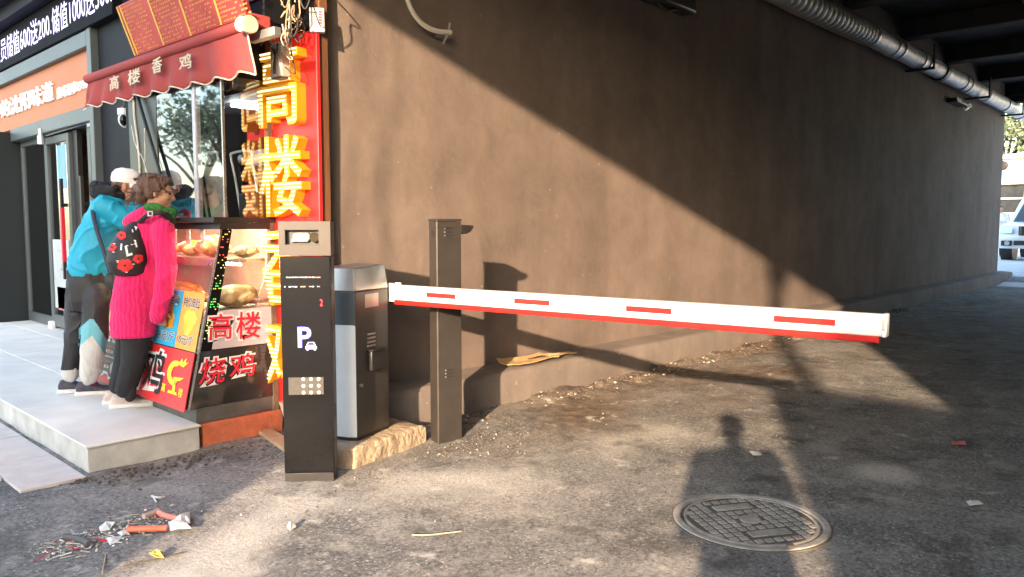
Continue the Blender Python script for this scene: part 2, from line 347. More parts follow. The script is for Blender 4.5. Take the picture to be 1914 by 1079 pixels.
M = dict(
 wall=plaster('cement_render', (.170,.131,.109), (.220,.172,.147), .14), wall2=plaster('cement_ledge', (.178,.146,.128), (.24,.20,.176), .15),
 deck=plaster('deck_concrete', (.05,.05,.05), (.085,.084,.081), .3), asphalt=road_mat(),
 step=mat('granite_slab', (.80,.745,.67), .6, var=.13, scale=2.4, bump=.10, bscale=90), stepside=mat('step_riser', (.58,.545,.49), .8, var=.25, scale=5, bump=.15, bscale=40),
 joint=mat('joint_mortar', (.28,.27,.25), .9), paver=mat('pale_paver', (.72,.68,.62), .75, var=.1, scale=8, bump=.12), paver2=mat('pink_paver', (.66,.57,.52), .75, var=.1, scale=8, bump=.12),
 black=mat('black_metal', (.022,.021,.021), .42, var=.2, scale=20), cabdark=mat('charcoal_steel', (.075,.068,.064), .42, .35, var=.12, scale=14, bump=.03, bscale=300),
 postm=mat('dark_brown_steel', (.062,.054,.049), .42, .35, var=.15, scale=10, bump=.03, bscale=300),
 taupe=mat('taupe_steel', (.062,.052,.045), .5, .1, var=.08, scale=10), gloss=mat('black_glass_face', (.006,.006,.007), .09, var=.3, scale=3, spec=.42),
 silver=mat('silver_steel', (.90,.91,.92), .42, .05, var=.05, scale=5), darkband=mat('grey_band', (.10,.115,.125), .35, .2, var=.06),
 white=mat('white_paint', (.74,.73,.71), .5, var=.13, scale=4.5, bump=.02, bscale=30), red=mat('red_reflective', (.72,.022,.018), .35, var=.08, scale=14), grey=mat('grey_plastic', (.33,.33,.33), .5),
 stone=mat('tan_stone', (.47,.36,.25), .9, var=.3, scale=11, bump=.8, bscale=28), wood=mat('raw_timber', (.55,.38,.22), .75, var=.25, scale=7, bump=.15, stretch=(1,1,.15)),
 owood=mat('orange_stained_post', (.15,.062,.028), .6, var=.45, scale=8, bump=.2, stretch=(1,1,.12)),
 orangebrick=mat('orange_painted_kerb', (.60,.16,.075), .8, var=.25, scale=9, bump=.4, bscale=30),
 signred=mat('red_panel', (.52,.016,.018), .4, var=.05, scale=3, emit=(1,.03,.02), es=.05), lside=mat('orange_acrylic', (.66,.23,.008), .45, var=.22, scale=7, emit=(1,.36,.01), es=.045),
 lface=mat('yellow_face', (.66,.36,.03), .5, var=.15, scale=9, emit=(1,.45,.03), es=.05), bulb=glow('warm_bulb', (1,.84,.46), .30), pinkbulb=glow('pink_bulb', (1,.60,.84), .27),
 awning=mat('maroon_canvas', (.35,.05,.046), .8, var=.1, scale=4, bump=.1, bscale=200), trim=mat('cream_piping', (.75,.62,.5), .7), yellow=mat('gold_lettering', (.86,.62,.12), .5, var=.06),
 cream=mat('cream_lettering', (.62,.53,.38), .6, var=.05), menu=mat('red_menu_film', (.40,.060,.055), .35, var=.3, scale=3, emit=(1,.10,.07), es=.03),
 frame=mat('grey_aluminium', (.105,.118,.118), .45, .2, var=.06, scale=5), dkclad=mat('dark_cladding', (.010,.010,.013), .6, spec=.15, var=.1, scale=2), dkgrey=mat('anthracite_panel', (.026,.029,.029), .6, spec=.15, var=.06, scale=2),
 orange=mat('orange_sign_face', (.38,.105,.022), .5, var=.06, scale=2, emit=(1,.36,.10), es=.02), wletter=mat('white_letter', (.80,.80,.80), .5, var=.03, emit=(1,1,1), es=.03), ledw=glow('blue_white_led', (.60,.55,1.0), .36),
 ledbd=mat('led_board', (.006,.006,.009), .7, spec=.1), glass=glass('clear_glass', (.95,.97,.97), .27), dglass=glass('door_glass', (.62,.66,.66), .42), cglass=glass('case_glass', (.93,.95,.95), .03),
 room=mat('kiosk_lining', (.58,.55,.60), .5, var=.06, emit=(.8,.76,.85), es=0.0), inside=mat('shop_interior', (.30,.18,.10), .8, var=.4, scale=2), caselin=mat('case_lining', (.66,.34,.28), .45, var=.2, scale=4),
 steel=mat('stainless', (.55,.54,.52), .28, .85, var=.08), lamp=glow('case_lamp', (1,.72,.46), 20.0), tubelamp=glow('ceiling_tube', (.92,.95,1), 9.0),
 chicken=mat('roast_skin', (.52,.20,.06), .35, var=.5, scale=9, bump=.4, bscale=40, coat=.2), sausage=mat('sausage_skin', (.56,.17,.045), .35, var=.35, scale=15, coat=.2), duck=mat('pale_roast', (.55,.38,.19), .45, var=.35, scale=8, bump=.3),
 pred=paper_mat('red_print', (.72,.028,.03)), pblue=paper_mat('blue_print', (.02,.42,.75)), porange=paper_mat('orange_print', (.88,.40,.06)), pyel=paper_mat('yellow_print', (.90,.70,.05)),
 ink=paper_mat('black_ink', (.02,.02,.022)), pw=paper_mat('white_print', (.82,.81,.79)), crim=paper_mat('crimson_film', (.72,.02,.05)), logo=paper_mat('yellow_logo', (.95,.75,.03)),
 skin=mat('skin', (.48,.24,.15), .55, var=.12, scale=14, bump=.08, bscale=90), hair=mat('brown_grey_hair', (.12,.062,.04), .55, var=.5, scale=30, bump=.7, bscale=90, stretch=(1,1,.35)),
 teal=mat('teal_jacket', (.008,.34,.52), .6, var=.13, scale=9, bump=.8, bscale=8, stretch=(1,1,.55)), blackcl=mat('black_cloth', (.016,.016,.018), .85, var=.3, scale=10, bump=.35, bscale=14),
 capw=mat('white_cap', (.80,.76,.75), .8, var=.05, scale=10, bump=.1), pant=mat('black_track_pants', (.022,.021,.023), .62, var=.35, scale=9, bump=.8, bscale=10, stretch=(1,1,.4)), pantw=mat('grey_white_nylon', (.62,.58,.53), .7, var=.1, scale=9, bump=.8, bscale=14, stretch=(1,1,.5)), pantt=mat('teal_nylon', (.16,.46,.52), .7, var=.1, bump=.3, bscale=18),
 scarf=mat('green_scarf', (.035,.16,.03), .9, var=.7, scale=24, bump=.5, bscale=50), knit=knit_mat(), shoeb=mat('beige_mesh', (.62,.49,.41), .8, var=.12, scale=30, bump=.3, bscale=120), sole=mat('white_rubber', (.74,.71,.67), .6, var=.08, scale=12),
 shoed=mat('purple_grey_mesh', (.075,.065,.085), .8, var=.45, scale=40, bump=.3, bscale=120), pinkt=mat('pink_tongue', (.65,.06,.2), .7), bagk=mat('black_nylon_bag', (.018,.017,.018), .6, var=.4, scale=12, bump=.5, bscale=14), flower=mat('red_poppy', (.70,.03,.03), .7, var=.3, scale=20),
 metal=mat('worn_zinc', (.50,.50,.50), .38, .75, var=.2, scale=8, bump=.1), foil=mat('lagging_foil', (.74,.76,.78), .45, .25, var=.3, scale=5, bump=.5, bscale=14), duct=mat('flexible_duct', (.45,.47,.46), .5, .4, var=.2),
 iron=mat('cast_iron', (.42,.39,.345), .95, .0, var=.35, scale=9, bump=.4, bscale=70), irond=mat('iron_groove', (.17,.15,.125), .9, .1, var=.3, scale=15), cable=mat('cream_cable', (.68,.63,.54), .6), cableb=mat('dark_cable', (.06,.055,.05), .7), tan=mat('tan_cable', (.50,.38,.24), .7, var=.3),
 card=mat('torn_cardboard', (.58,.36,.17), .85, var=.2, scale=14, bump=.3), pvc=mat('orange_conduit', (.80,.20,.10), .5, var=.12), scrap=mat('white_scrap', (.74,.73,.70), .7, var=.08, bump=.2), leafy=mat('yellow_leaf', (.70,.52,.10), .7, var=.2), twig=mat('twig', (.10,.075,.055), .9), hose=mat('grey_hose', (.11,.105,.105), .7), debris=mat('rubble_bits', (.40,.36,.30), .9, var=.5, scale=30), straw=mat('straw', (.52,.43,.28), .9),
 gravel=mat('loose_stone', (.13,.10,.075), .95, var=.6, scale=9), pebble=mat('pale_pebble', (.45,.41,.36), .95, var=.4, scale=9),
 carw=mat('white_car_paint', (.80,.81,.82), .25, var=.02, coat=.8), cargl=mat('car_glass', (.05,.065,.08), .05, spec=.8), tyre=mat('tyre', (.018,.018,.018), .85, var=.2), chrome=mat('chrome', (.7,.7,.7), .12, 1.0, var=.03), lens=mat('lamp_lens', (.55,.57,.60), .12, .3, coat=.6), plate=mat('blue_plate', (.02,.07,.50), .4, var=.03), carg=mat('silver_car_paint', (.32,.33,.34), .28, .5, var=.02, coat=.6),
 backwall=plaster('tan_retaining_wall', (.48,.43,.36), (.60,.54,.45), .25), leaf=mat('leaf', (.085,.12,.055), .6, var=.5, scale=2.5), leaf2=mat('pale_leaf', (.26,.30,.18), .6, var=.4, scale=2.5), bark=mat('bark', (.09,.065,.045), .9, var=.35, scale=9, bump=.7, stretch=(1,1,.2)),
 bld=plaster('added_block_render', (.42,.37,.32), (.52,.47,.41), .2), winb=mat('window_dark', (.03,.035,.04), .1, spec=.7), shirt=mat('white_shirt', (.72,.72,.76), .8), vest=mat('navy_vest', (.03,.03,.06), .8),
)

# ------------------------------------------------------------------ the setting: ground
YW, YL, ZL, XC, XE = 4.38, 4.12, .27, 2.86, 22.4
def road_z(x):
    t = min(1, max(0, (x-20.5)/5.0)); return .42*t*t*(3-2*t)
def axis(lo, hi, dense_lo, dense_hi, fine_step):
    a, x = [], dense_lo
    while x < dense_hi: a.append(x); x += fine_step
    s, x = fine_step, dense_hi
    while x < hi: a.append(x); s = min(s*1.25, 12); x += s
    a.append(hi); s, x, low = fine_step, dense_lo, []
    while x > lo: s = min(s*1.25, 12); x -= s; low.append(max(x, lo))
    return sorted(set(low))+a
gx, gy = axis(-60, 110, .6, 9.0, .045), axis(-60, 90, .0, 5.4, .045)
gv, gf, dirt, sand = [], [], [], []
BAND = ((.6, 2.5, .30), (1.3, 2.98, .22), (1.64, 3.22, .18), (2.0, 3.36, .20), (2.35, 3.28, .24), (2.7, 3.16, .22), (3.2, 2.95, .2))
def bump01(v, lo, hi): t = min(1, max(0, (v-lo)/(hi-lo))); return t*t*(3-2*t)
for x in gx:
    for y in gy:
        z = road_z(x)
        near = (1-bump01(x, 9, 14))*bump01(x, -1, .4)
        n = noise.fractal(V((x*2.1, y*2.1, .3)), 1.0, 2.0, 4)
        near *= 1-math.exp(-(((x-3.39)**2+(y-1.63)**2)/.36)**2)
        z += near*(.010*n+.004*noise.noise(V((x*14, y*14, 0))))
        # loose dirt ridge banked against the concrete ledge
        ridge = bump01(y, 3.55, 4.1)*bump01(x, 3.3, 4.6)*(1-bump01(x, 13, 20))
        rn = .5+.8*noise.noise(V((x*3.1, y*5.0, 4)))+.35*noise.noise(V((x*11, y*12, 7)))
        z += ridge*max(0, rn)*.055
        z += .05*math.exp(-((x-3.75)**2/.16+(y-3.72)**2/.05))*(.6+.5*noise.noise(V((x*13, y*13, 2))))
        gv.append((x, y, z))
        dd = bump01(y, 2.2, 3.7)*bump01(x, 2.9, 4.6)*(1-bump01(x, 10, 14))*(.65+.9*noise.noise(V((x*.9, y*1.3, 9))))
        dirt.append(max(0, min(1, dd)))
        # the swept-out fan of pale sand in front of the machine
        band = 0
        for (ax, ay, wa), (bx2, by2, wb) in zip(BAND[:-1], BAND[1:]):
            t_ = max(0, min(1, ((x-ax)*(bx2-ax)+(y-ay)*(by2-ay))/((bx2-ax)**2+(by2-ay)**2)))
            dd_ = math.hypot(x-ax-t_*(bx2-ax), y-ay-t_*(by2-ay))/(wa+(wb-wa)*t_); band = max(band, math.exp(-dd_*dd_)*(1-.45*max(0, (ax+t_*(bx2-ax)-2.4)/.9)))
        wide = .42*math.exp(-((x-2.9)/1.1)**2-((y-2.9)/.55)**2)
        spot = .9*math.exp(-((x-4.62)/.20)**2-((y-1.42)/.16)**2)+.5*math.exp(-((x-4.3)/.5)**2-((y-2.8)/.3)**2)
        pn = .75+.7*noise.noise(V((x*2.3, y*2.3, 5)))
        sand.append(max(0, min(1, (max(band, wide)+spot)*pn)))
ny = len(gy)
for i in range(len(gx)-1):
    for j in range(ny-1): gf.append((i*ny+j, (i+1)*ny+j, (i+1)*ny+j+1, i*ny+j+1))
gm = bpy.data.meshes.new('ground'); gm.from_pydata(gv, [], gf); gm.materials.append(M['asphalt'])
for nme, dat in (('dirt', dirt), ('sand', sand)):
    a = gm.attributes.new(nme, 'FLOAT', 'POINT'); a.data.foreach_set('value', dat)
gm.polygons.foreach_set('use_smooth', [True]*len(gm.polygons))
ground = bpy.data.objects.new('road', gm); COL.objects.link(ground); tag(ground, kind='structure')

av, af = [], []
for i in range(40):
    x = 20.6+i*.6
    for y in (-12, 3.9, 22): av.append((x, y if x > 22.9 or y < 5 else 4.1, road_z(x)+.012))
for i in range(39):
    for j in range(2): k = i*3+j; af.append((k, k+3, k+4, k+1))
tag(MB().add(av, af).build('exit_brightening_sheet', mat('exit_pale_tone', (.62,.63,.63), .8, var=.15, scale=3, bump=.1)), kind='structure')  # pale sheet added over the far road to brighten the exit

# paved strip and raised stone platform in front of the shops
ST = .16
pv = MB()
for i in range(-1, 16):
    for j in range(6):
        y0 = 5.22+i*.62+(j % 2)*.31; x1 = 1.43-j*.33
        if y0 < 5.18+(1.43-x1)*.1 and j > 2: continue
        pv.box((x1-.325, y0, -.02), (x1-.004, y0+.612, .014+.004*random.random()), random.choice((0, 0, 1)))
tag(pv.build('pavement', [M['paver'], M['paver2']], bevel=.004), kind='structure')
stp = tag(MB().box((1.47, 4.70, -.05), (2.115, 6.9, ST-.012), 0).box((1.47, 6.9, -.05), (3.4, 16, ST-.0121), 0).build('step_platform', [M['stepside']]), kind='structure')
sl_ = MB(); y = 4.68; 
for k, (a, b) in enumerate(((4.68, 6.9), (6.906, 8.6), (8.606, 10.7), (10.706, 16))):
    for c, d in ((1.455, 2.06), (2.066, 2.72), (2.726, 3.42)) if k else ((1.455, 2.122),):
        sl_.box((c, a, ST-.012), (d, b, ST+.003*((k*7+int(c*10)) % 3)/3), 0)
sl_.build('paving_slab', [M['step']], stp, bevel=.005)

# ------------------------------------------------------------------ underpass: abutments, deck, beams
ab = thing('abutment_wall', 'brown rendered underpass wall with a low ledge along its foot, crossed by a diagonal shadow', 'wall', (XC, YW, 0))
wv, wf = [], []
nx, nz = 170, 46
for i in range(nx+1):
    x = XC+(XE-XC)*(i/nx)**1.6
    for j in range(nz+1):
        z = -.1+5.0*j/nz
        b = .012*noise.fractal(V((x*.9, z*.9, 3)), 1, 2, 4) if i and i < nx else 0
        if x < 3.5: b += .012*noise.noise(V((x*6, z*2.2, 1)))*(1 if i else 0)
        wv.append((x, YW+b, z))
for i in range(nx):
    for j in range(nz): a = i*(nz+1)+j; wf.append((a, a+nz+1, a+nz+2, a+1))
mb = MB(); mb.add(wv, wf)
mb.box((XC, YW+.03, -.1), (XE, YW+.75, 4.9))
mb.add([(XC, YW, -.1), (XC, YW+.03, -.1), (XC, YW+.03, 4.9), (XC, YW, 4.9)], [(0, 1, 2, 3)])
mb.build('rendered_face', M['wall'], ab, smooth=40)
lv, lf = [], []
nl = 150
for i in range(nl+1):
    x = 2.50+(XE+.4-2.50)*(i/nl)**1.5
    n1, n2 = noise.noise(V((x*1.3, 2, 0))), noise.noise(V((x*3.7, 5, 0)))
    e = .012*n1+.006*n2
    for y, z in ((YL+e+.01, -.15), (YL+e, ZL-.035+.008*n2), (YL+.018+e, ZL-.004+.008*n1), (YL+.05+e, ZL+.006*n1), (YW-.06, ZL+.012+.008*n2), (YW+.02, ZL+.02)):
        lv.append((x, y, z))
for i in range(nl):
    for j in range(5): a = i*6+j; lf.append((a, a+6, a+7, a+1))
lf += [tuple(range(6)), tuple(range(nl*6, nl*6+6))]
MB().add(lv, lf).build('ledge', M['wall2'], ab, smooth=60)
ab2 = MB(); ab2.box((-1.65, -3.6, -.1), (XE, -2.95, 4.9)); ab2.box((-1.65, -2.95, -.1), (XE, -2.72, .25))
tag(ab2.build('abutment_wall', M['wall'], bevel=.02), 'bare cement wall on the far side of the lane opposite the barrier machine', 'wall')

br = thing('underpass_bridge', 'dark concrete bridge deck with cross beams over the lane', 'bridge', (10, 1, 4.6))
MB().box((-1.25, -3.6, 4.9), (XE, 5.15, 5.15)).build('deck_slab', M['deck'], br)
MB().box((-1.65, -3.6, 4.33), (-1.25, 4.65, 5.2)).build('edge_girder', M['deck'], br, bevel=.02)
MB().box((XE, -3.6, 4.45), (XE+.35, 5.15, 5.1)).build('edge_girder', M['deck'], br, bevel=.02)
b0 = MB().box((1.0, -2.95, 4.6), (1.35, YW, 4.9)).build('cross_beam', M['deck'], br, bevel=.02)
for k in range(1, 9):
    c = b0.copy(); COL.objects.link(c); c.parent = br; c.location = (2.66*k, 0, 0)
for y in (-1.6, .4, 2.4):
    MB().box((-1.25, y-.13, 4.7), (XE, y+.13, 4.895)).build('long_beam', M['deck'], br, bevel=.015)

# insulated pipe along the top of the wall: ribbed flexible length, then lagged metal with bands on brackets
pp = thing('lagged_pipe', 'silver lagged pipe running along the top of the underpass wall', 'pipe', (15, 4.2, 4.27))
pts, rr = [], []
x = 6.5
while x < 12.3:
    for dx, dr in ((0, .155), (.05, .172), (.10, .172)):
        xx = x+dx; sag = -.05*math.sin((xx-6.5)/5.8*math.pi)+.14*max(0, 1-(xx-6.5)/5.0)**2
        pts.append((xx, 4.2-.02*math.sin(xx*1.3), 4.27+sag)); rr.append(dr)
    x += .15
MB().tube(pts, rr, 20).build('ribbed_duct', M['duct'], pp, smooth=30)
pts, rr = [], []
x = 12.25
while x < 30:
    pts.append((x, 4.2+.01*noise.noise(V((x, 0, 0))), 4.27+.015*noise.noise(V((x*.8, 3, 0))))); rr.append(.152+.008*noise.noise(V((x*2.3, 9, 0)))); x += .3
MB().tube(pts, rr, 22).build('lagging', M['foil'], pp, smooth=60)
for x in (12.25, 13.2, 13.5, 14.6, 14.9, 16.1, 17.4, 17.75, 19.3, 21.2, 23.0):
    MB().cyl((x, 4.2, 4.27), (x+.05, 4.2, 4.27), .172, n=22).build('band', M['metal'], pp, smooth=40)
MB().cyl((15.9, 4.2, 4.27), (16.05, 4.2, 4.27), .18, n=22).build('black_tape', M['black'], pp, smooth=40)
for x in (14.6, 18.6, 22.0):
    t = MB(); t.box((x, 3.92, 4.075), (x+.05, YW, 4.115)); t.box((x, 3.92, 4.075), (x+.04, 3.95, 4.5)); t.build('bracket', M['black'], pp)

# pale hose on the wall, upper left
hs = thing('wall_hose', 'pale corrugated hose curving down the top of the brown wall to a small bracket', 'hose', (3.75, 4.3, 2.9))
pts = [ony(a, b, 4.33-.01*i) for i, (a, b) in enumerate(((754, -45), (760, -8), (768, 16), (782, 38), (800, 52), (820, 59), (843, 61)))]
def smoothpath(p, k=5):
    p = [V(q) for q in p]; out = []
    for i in range(len(p)-1):
        a, b, c, d = p[max(i-1, 0)], p[i], p[i+1], p[min(i+2, len(p)-1)]
        for t in range(k):
            t /= k; out.append(.5*((2*b)+(c-a)*t+(2*a-5*b+4*c-d)*t*t+(3*b-a-3*c+d)*t**3))
    return out+[p[-1]]
sp = smoothpath(pts, 9)
MB().tube(sp, [.0165+.0025*(i % 2) for i in range(len(sp))], 10).build('hose', M['cable'], hs, smooth=40)
t = MB(); e = pts[-1]; t.box((e.x-.06, 4.28, e.z-.03), (e.x+.03, YW, e.z-.012)); t.tube([e+V((-.03, -.02, .06)), e+V((-.03, 0, -.01)), e+V((-.07, .01, -.09))], .008); t.build('hook', M['metal'], hs)

jb = thing('junction_box', 'black metal box high on the shaded wall above the barrier', 'box', (6.8, 4.3, 3.7))
t = MB(); t.box((6.40, 4.2, 3.59), (7.25, YW, 3.95)); t.build('housing', M['black'], jb, bevel=.03)
t = MB(); t.tube([(6.6, 4.28, 3.6), (6.75, 4.25, 3.53), (7.0, 4.27, 3.6)], .012); t.build('loop', M['cableb'], jb)
wb = thing('wall_bracket', 'dark bracket with coiled wire near the far end of the underpass wall', 'bracket', (17.4, 4.3, 3.75))
t = MB(); t.box((17.2, 4.18, 3.86), (18.1, YW, 3.89)); t.box((17.25, 4.2, 3.89), (17.6, YW, 3.95)); t.build('arm', M['black'], wb)
t = MB(); 
for k in range(3): t.tube([(18.2+.18*math.cos(a*.7+k)+.06*k, 4.2+.04*k, 3.87+.06*math.sin(a*.9+k)) for a in range(9)], .012, 5)
t.build('wire_coil', M['metal'], wb)

# torn cardboard on the ledge
t = MB(); q0 = []
for i in range(13):
    for j in range(5):
        x = 4.42+.85*i/12; y = 4.155+.19*j/4-.05*(i/12)*(j/4)
        y = min(y, 4.33); z = ZL+.028+.028*abs(noise.noise(V((x*6, y*9, 1))))+(.03 if j == 4 else 0)*(1-i/12)
        if i > 8: y = 4.19+(y-4.155)*(.55-.09*(i-8))
        q0.append((x, y+.012*noise.noise(V((x*20, 0, 0))), z))
fs = [(i*5+j, (i+1)*5+j, (i+1)*5+j+1, i*5+j+1) for i in range(12) for j in range(4) if not (3 < i < 8 and j == 2)]
o = MB().add(q0, fs).build('torn_cardboard', M['card']); o.modifiers.new('solid', 'SOLIDIFY').thickness = .008
tag(o, 'torn strip of brown cardboard lying on the concrete ledge', 'cardboard')

# loose stones along the foot of the ledge
st = MB(); ico = []
import bmesh
bm = bmesh.new(); bmesh.ops.create_icosphere(bm, subdivisions=1, radius=1); iv = [v.co.copy() for v in bm.verts]; jf = [[v.index for v in f.verts] for f in bm.faces]; bm.free()
def stone(mb, p, r, mi):
    ph = random.random()*50; mb.add([V(p)+V((v.x*(1+.4*noise.noise(v*1.3+V((ph, 0, 0)))), v.y*(1+.4*noise.noise(v*1.3+V((0, ph, 0)))), v.z*.65))*r for v in iv], jf, mi)
def gz(x, y):
    ridge = bump01(y, 3.55, 4.1)*bump01(x, 3.3, 4.6)*(1-bump01(x, 13, 20))
    rn = .5+.8*noise.noise(V((x*3.1, y*5.0, 4)))+.35*noise.noise(V((x*11, y*12, 7)))
    return road_z(x)+ridge*max(0, rn)*.055+.05*math.exp(-((x-3.75)**2/.16+(y-3.72)**2/.05))*.6
for k in range(3000):
    x = 3.0+11*random.random()**1.7; y = 4.12-abs(random.gauss(0, .16))
    if y < 3.2 or (x < 3.4 and y > 3.6): continue
    stone(st, (x, y, gz(x, y)), random.choice((.005, .007, .010, .014))*(1+.5*random.random())*(.8 if k % 40 else 1.7), 0 if random.random() < .93 else 1)
for k in range(900):
    x = random.gauss(3.4, .5); y = random.gauss(3.45, .16)
    if 2.5 < x < 3.3 and y > 3.62: continue
    stone(st, (x, y, gz(x, y)), random.choice((.003, .0045, .007)), 0 if random.random() < .85 else 1)
for k in range(700):
    x = 1.25+random.random()*1.6; y = 4.62-abs(random.gauss(0, .13)); x = x if random.random() < .6 else 1.42-abs(random.gauss(0, .04)); 
    if x < 1.43: y = 4.55+random.random()*.8
    stone(st, (x, y, .004), random.choice((.004, .007, .011)), 0)
for k in range(900):
    stone(st, (random.uniform(.8, 8), random.uniform(.2, 4.0), .004), random.choice((.002, .003, .005)), 0 if random.random() < .75 else 1)
tag(st.build('gravel', [M['gravel'], M['pebble']]), kind='stuff')

# ------------------------------------------------------------------ manhole cover
mh = thing('manhole_cover', 'round cast iron manhole cover with pale rim set in the road', 'manhole cover', (3.39, 1.63, .012))
c0 = V((3.39, 1.63, .002)); R0 = .36
def ring(mb, r0, r1, z0, z1, n=72, mi=0):
    vs, fs = [], []
    for i in range(n):
        a = 2*math.pi*i/n
        for r, z in ((r0, z0), (r0, z1), (r1, z1), (r1, z0)): vs.append(c0+V((r*math.cos(a), r*math.sin(a), z)))
    for i in range(n):
        for k in range(4): a = i*4+k; b = i*4+(k+1) % 4; c = ((i+1) % n)*4; fs.append((a, b, c+(k+1) % 4, c+k))
    mb.add(vs, fs, mi)
t = MB(); ring(t, .325, R0, -.03, .008); t.build('rim', M['iron'], mh, bevel=.004)
t = MB(); ring(t, R0, R0+.010, -.03, .002); t.build('tar_joint', M['irond'], mh)
t = MB(); t.cyl(c0+V((0, 0, -.03)), c0+V((0, 0, .001)), .308, n=64); t.build('lid', M['irond'], mh)
ang = math.radians(57); ex, ey = V((math.cos(ang), math.sin(ang), 0)), V((-math.sin(ang), math.cos(ang), 0))
t = MB(); g = .0485
for i in range(-7, 8):
    for j in range(-7, 8):
        a, b = i*g, j*g; r_ = math.hypot(a, b)
        if r_ > .283 or r_ < .064 or (abs(abs(a)-.165) < .05 and abs(b) < .115): continue
        p = c0+ex*a+ey*b; h_ = .0058
        t.obox(p-ex*.019-ey*.019, ex*.038, ey*.038, V((0, 0, h_)))
for s in (-1, 1): t.obox(c0+ex*(s*.165-.03)-ey*.10, ex*.06, ey*.20, V((0, 0, .008)))
ring(t, .296, .310, -.01, .0075); t.cyl(c0, c0+V((0, 0, .008)), .05, n=24)
t.build('raised_pattern', M['iron'], mh, bevel=.003, seg=1)
t = MB(); t.cyl(c0-ex*.325+V((0, 0, .008)), c0-ex*.325+V((0, 0, .0155)), .018, n=12); t.build('lifting_hole', M['irond'], mh)

# ------------------------------------------------------------------ pay station with glass face
s0 = V((2.148, 3.74, 0)); su = V((2.348-2.148, 3.559-3.74, 0)).normalized(); SW = .272
sn = V((su.y, -su.x, 0)); sn = sn if sn.dot(-s0) > 0 else -sn            # faces the lane
SH, SD = 1.43, .135
def sp_(u, z, d=0): return s0+su*u+sn*d+V((0, 0, z))
ps = thing('pay_station', 'tall black glass pay station with lit blue P before the barrier cabinet', 'parking machine', s0+su*.13-sn*.07)
t = MB(); t.prism([sp_(0, .05, -.02), sp_(SW, .05, -.02), sp_(SW, .05, -SD), sp_(0, .05, -SD)], (0, 0, SH-.05-.19)); t.build('body', M['cabdark'], ps, bevel=.008)
t = MB(); t.prism([sp_(.004, -.02, -.004), sp_(SW-.004, -.02, -.004), sp_(SW-.004, -.02, -SD+.004), sp_(.004, -.02, -SD+.004)], (0, 0, .072)); t.build('foot', M['black'], ps, bevel=.003)
t = MB(); t.prism([sp_(.003, .056, 0), sp_(SW-.003, .056, 0), sp_(SW-.003, .056, -.0185), sp_(.003, .056, -.0185)], (0, 0, 1.247-.06)); t.build('glass_face', M['gloss'], ps, bevel=.003)
# head with a camera niche
hz0, hz1, n0, n1, nu0, nu1 = 1.2475, SH, 1.302, 1.388, .030, .214
t = MB()
def fr(u0, u1, z0, z1, d0=0, d1=-.05): t.prism([sp_(u0, z0, d0), sp_(u1, z0, d0), sp_(u1, z0, d1), sp_(u0, z0, d1)], (0, 0, z1-z0))
fr(-.001, SW+.001, n1, hz1); fr(-.001, SW+.001, hz0, n0); fr(-.001, nu0, n0, n1); fr(nu1, SW+.001, n0, n1)
fr(-.001, SW+.001, hz0, hz1, -.05, -SD)
t.build('head', M['taupe'], ps)
t = MB(); fr(nu0, nu1, n0, n0+.004, -.001, -.049); fr(nu0, nu1, n1-.004, n1, -.001, -.049); fr(nu0, nu0+.004, n0, n1, -.001, -.049); fr(nu1-.004, nu1, n0, n1, -.001, -.049); fr(nu0, nu1, n0, n1, -.044, -.049)
t.build('camera_niche', M['black'], ps)
t = MB(); t.prism([sp_(.058, 1.318, -.040), sp_(.150, 1.318, -.040), sp_(.168, 1.345, -.040), sp_(.152, 1.372, -.040), sp_(.075, 1.368, -.040)], sn*.022); t.build('camera_window', mat('clouded_window', (.34,.33,.32), .25, var=.5, scale=40), ps, bevel=.006)
t = MB(); t.cyl(sp_(.185, 1.345, -.043), sp_(.185, 1.345, -.012), .026, n=20); t.build('camera_lens', M['gloss'], ps, smooth=40)
t = MB()
for z in (.415, .385, .355): t.cyl(sp_(SW-.002, z, -.06), sp_(SW+.002, z, -.06), .009, n=10)
for z in (1.375, 1.345, 1.315): t.cyl(sp_(SW-.002, z, -.045), sp_(SW+.003, z, -.045), .006, n=10)
t.build('side_vent', M['black'], ps)
blueled, redled = glow('blue_display', (.62, .56, 1), .22), glow('red_display', (1, .02, .03), .5)
t = MB(); write(t, 'P', sp_(.093, .752, .0005), su*.066, V((0, 0, .106)), .0005, bold=.034); t.build('blue_halo', glow('blue_halo', (.05, .03, .9), .035), ps)  # halo of the lit P, modelled as a wider blue letter
t = MB(); write(t, 'P', sp_(.093, .752, .001), su*.066, V((0, 0, .106)), .002, bold=.012)
def icon(poly): t.prism([sp_(.130+a*.060, .735+b*.045, .0025) for a, b in poly], sn*.0015)
icon([(.1, .42), (.9, .42), (.9, .62), (.1, .62)]); icon([(0, .1), (1, .1), (1, .2), (0, .2)]); icon([(0, .2), (.1, .2), (.1, .5), (0, .45)]); icon([(.9, .2), (1, .2), (1, .45), (.9, .5)])
icon([(.1, .62), (.22, .95), (.30, .95), (.2, .62)]); icon([(.9, .62), (.78, .95), (.70, .95), (.8, .62)]); icon([(.22, .86), (.78, .86), (.78, .97), (.22, .97)])
icon([(.1, -.05), (.25, -.05), (.25, .1), (.1, .1)]); icon([(.75, -.05), (.9, -.05), (.9, .1), (.75, .1)]); icon([(.2, .26), (.8, .26), (.8, .33), (.2, .33)])
t.build('parking_symbol', blueled, ps)
t, t2 = MB(), MB()
for z, ulo in ((1.128, .035), (1.078, .025)):
    u = ulo
    while u < .215:
        L_ = random.choice((.004, .006, .012)); (t if u < .11 or random.random() < .3 else t2).prism([sp_(u, z+random.uniform(-.002, .002), .001), sp_(u+L_, z, .001), sp_(u+L_, z+.004, .001), sp_(u, z+.004, .001)], sn*.0015)
        u += L_+random.choice((.003, .004, .018 if z < 1.1 else .006))
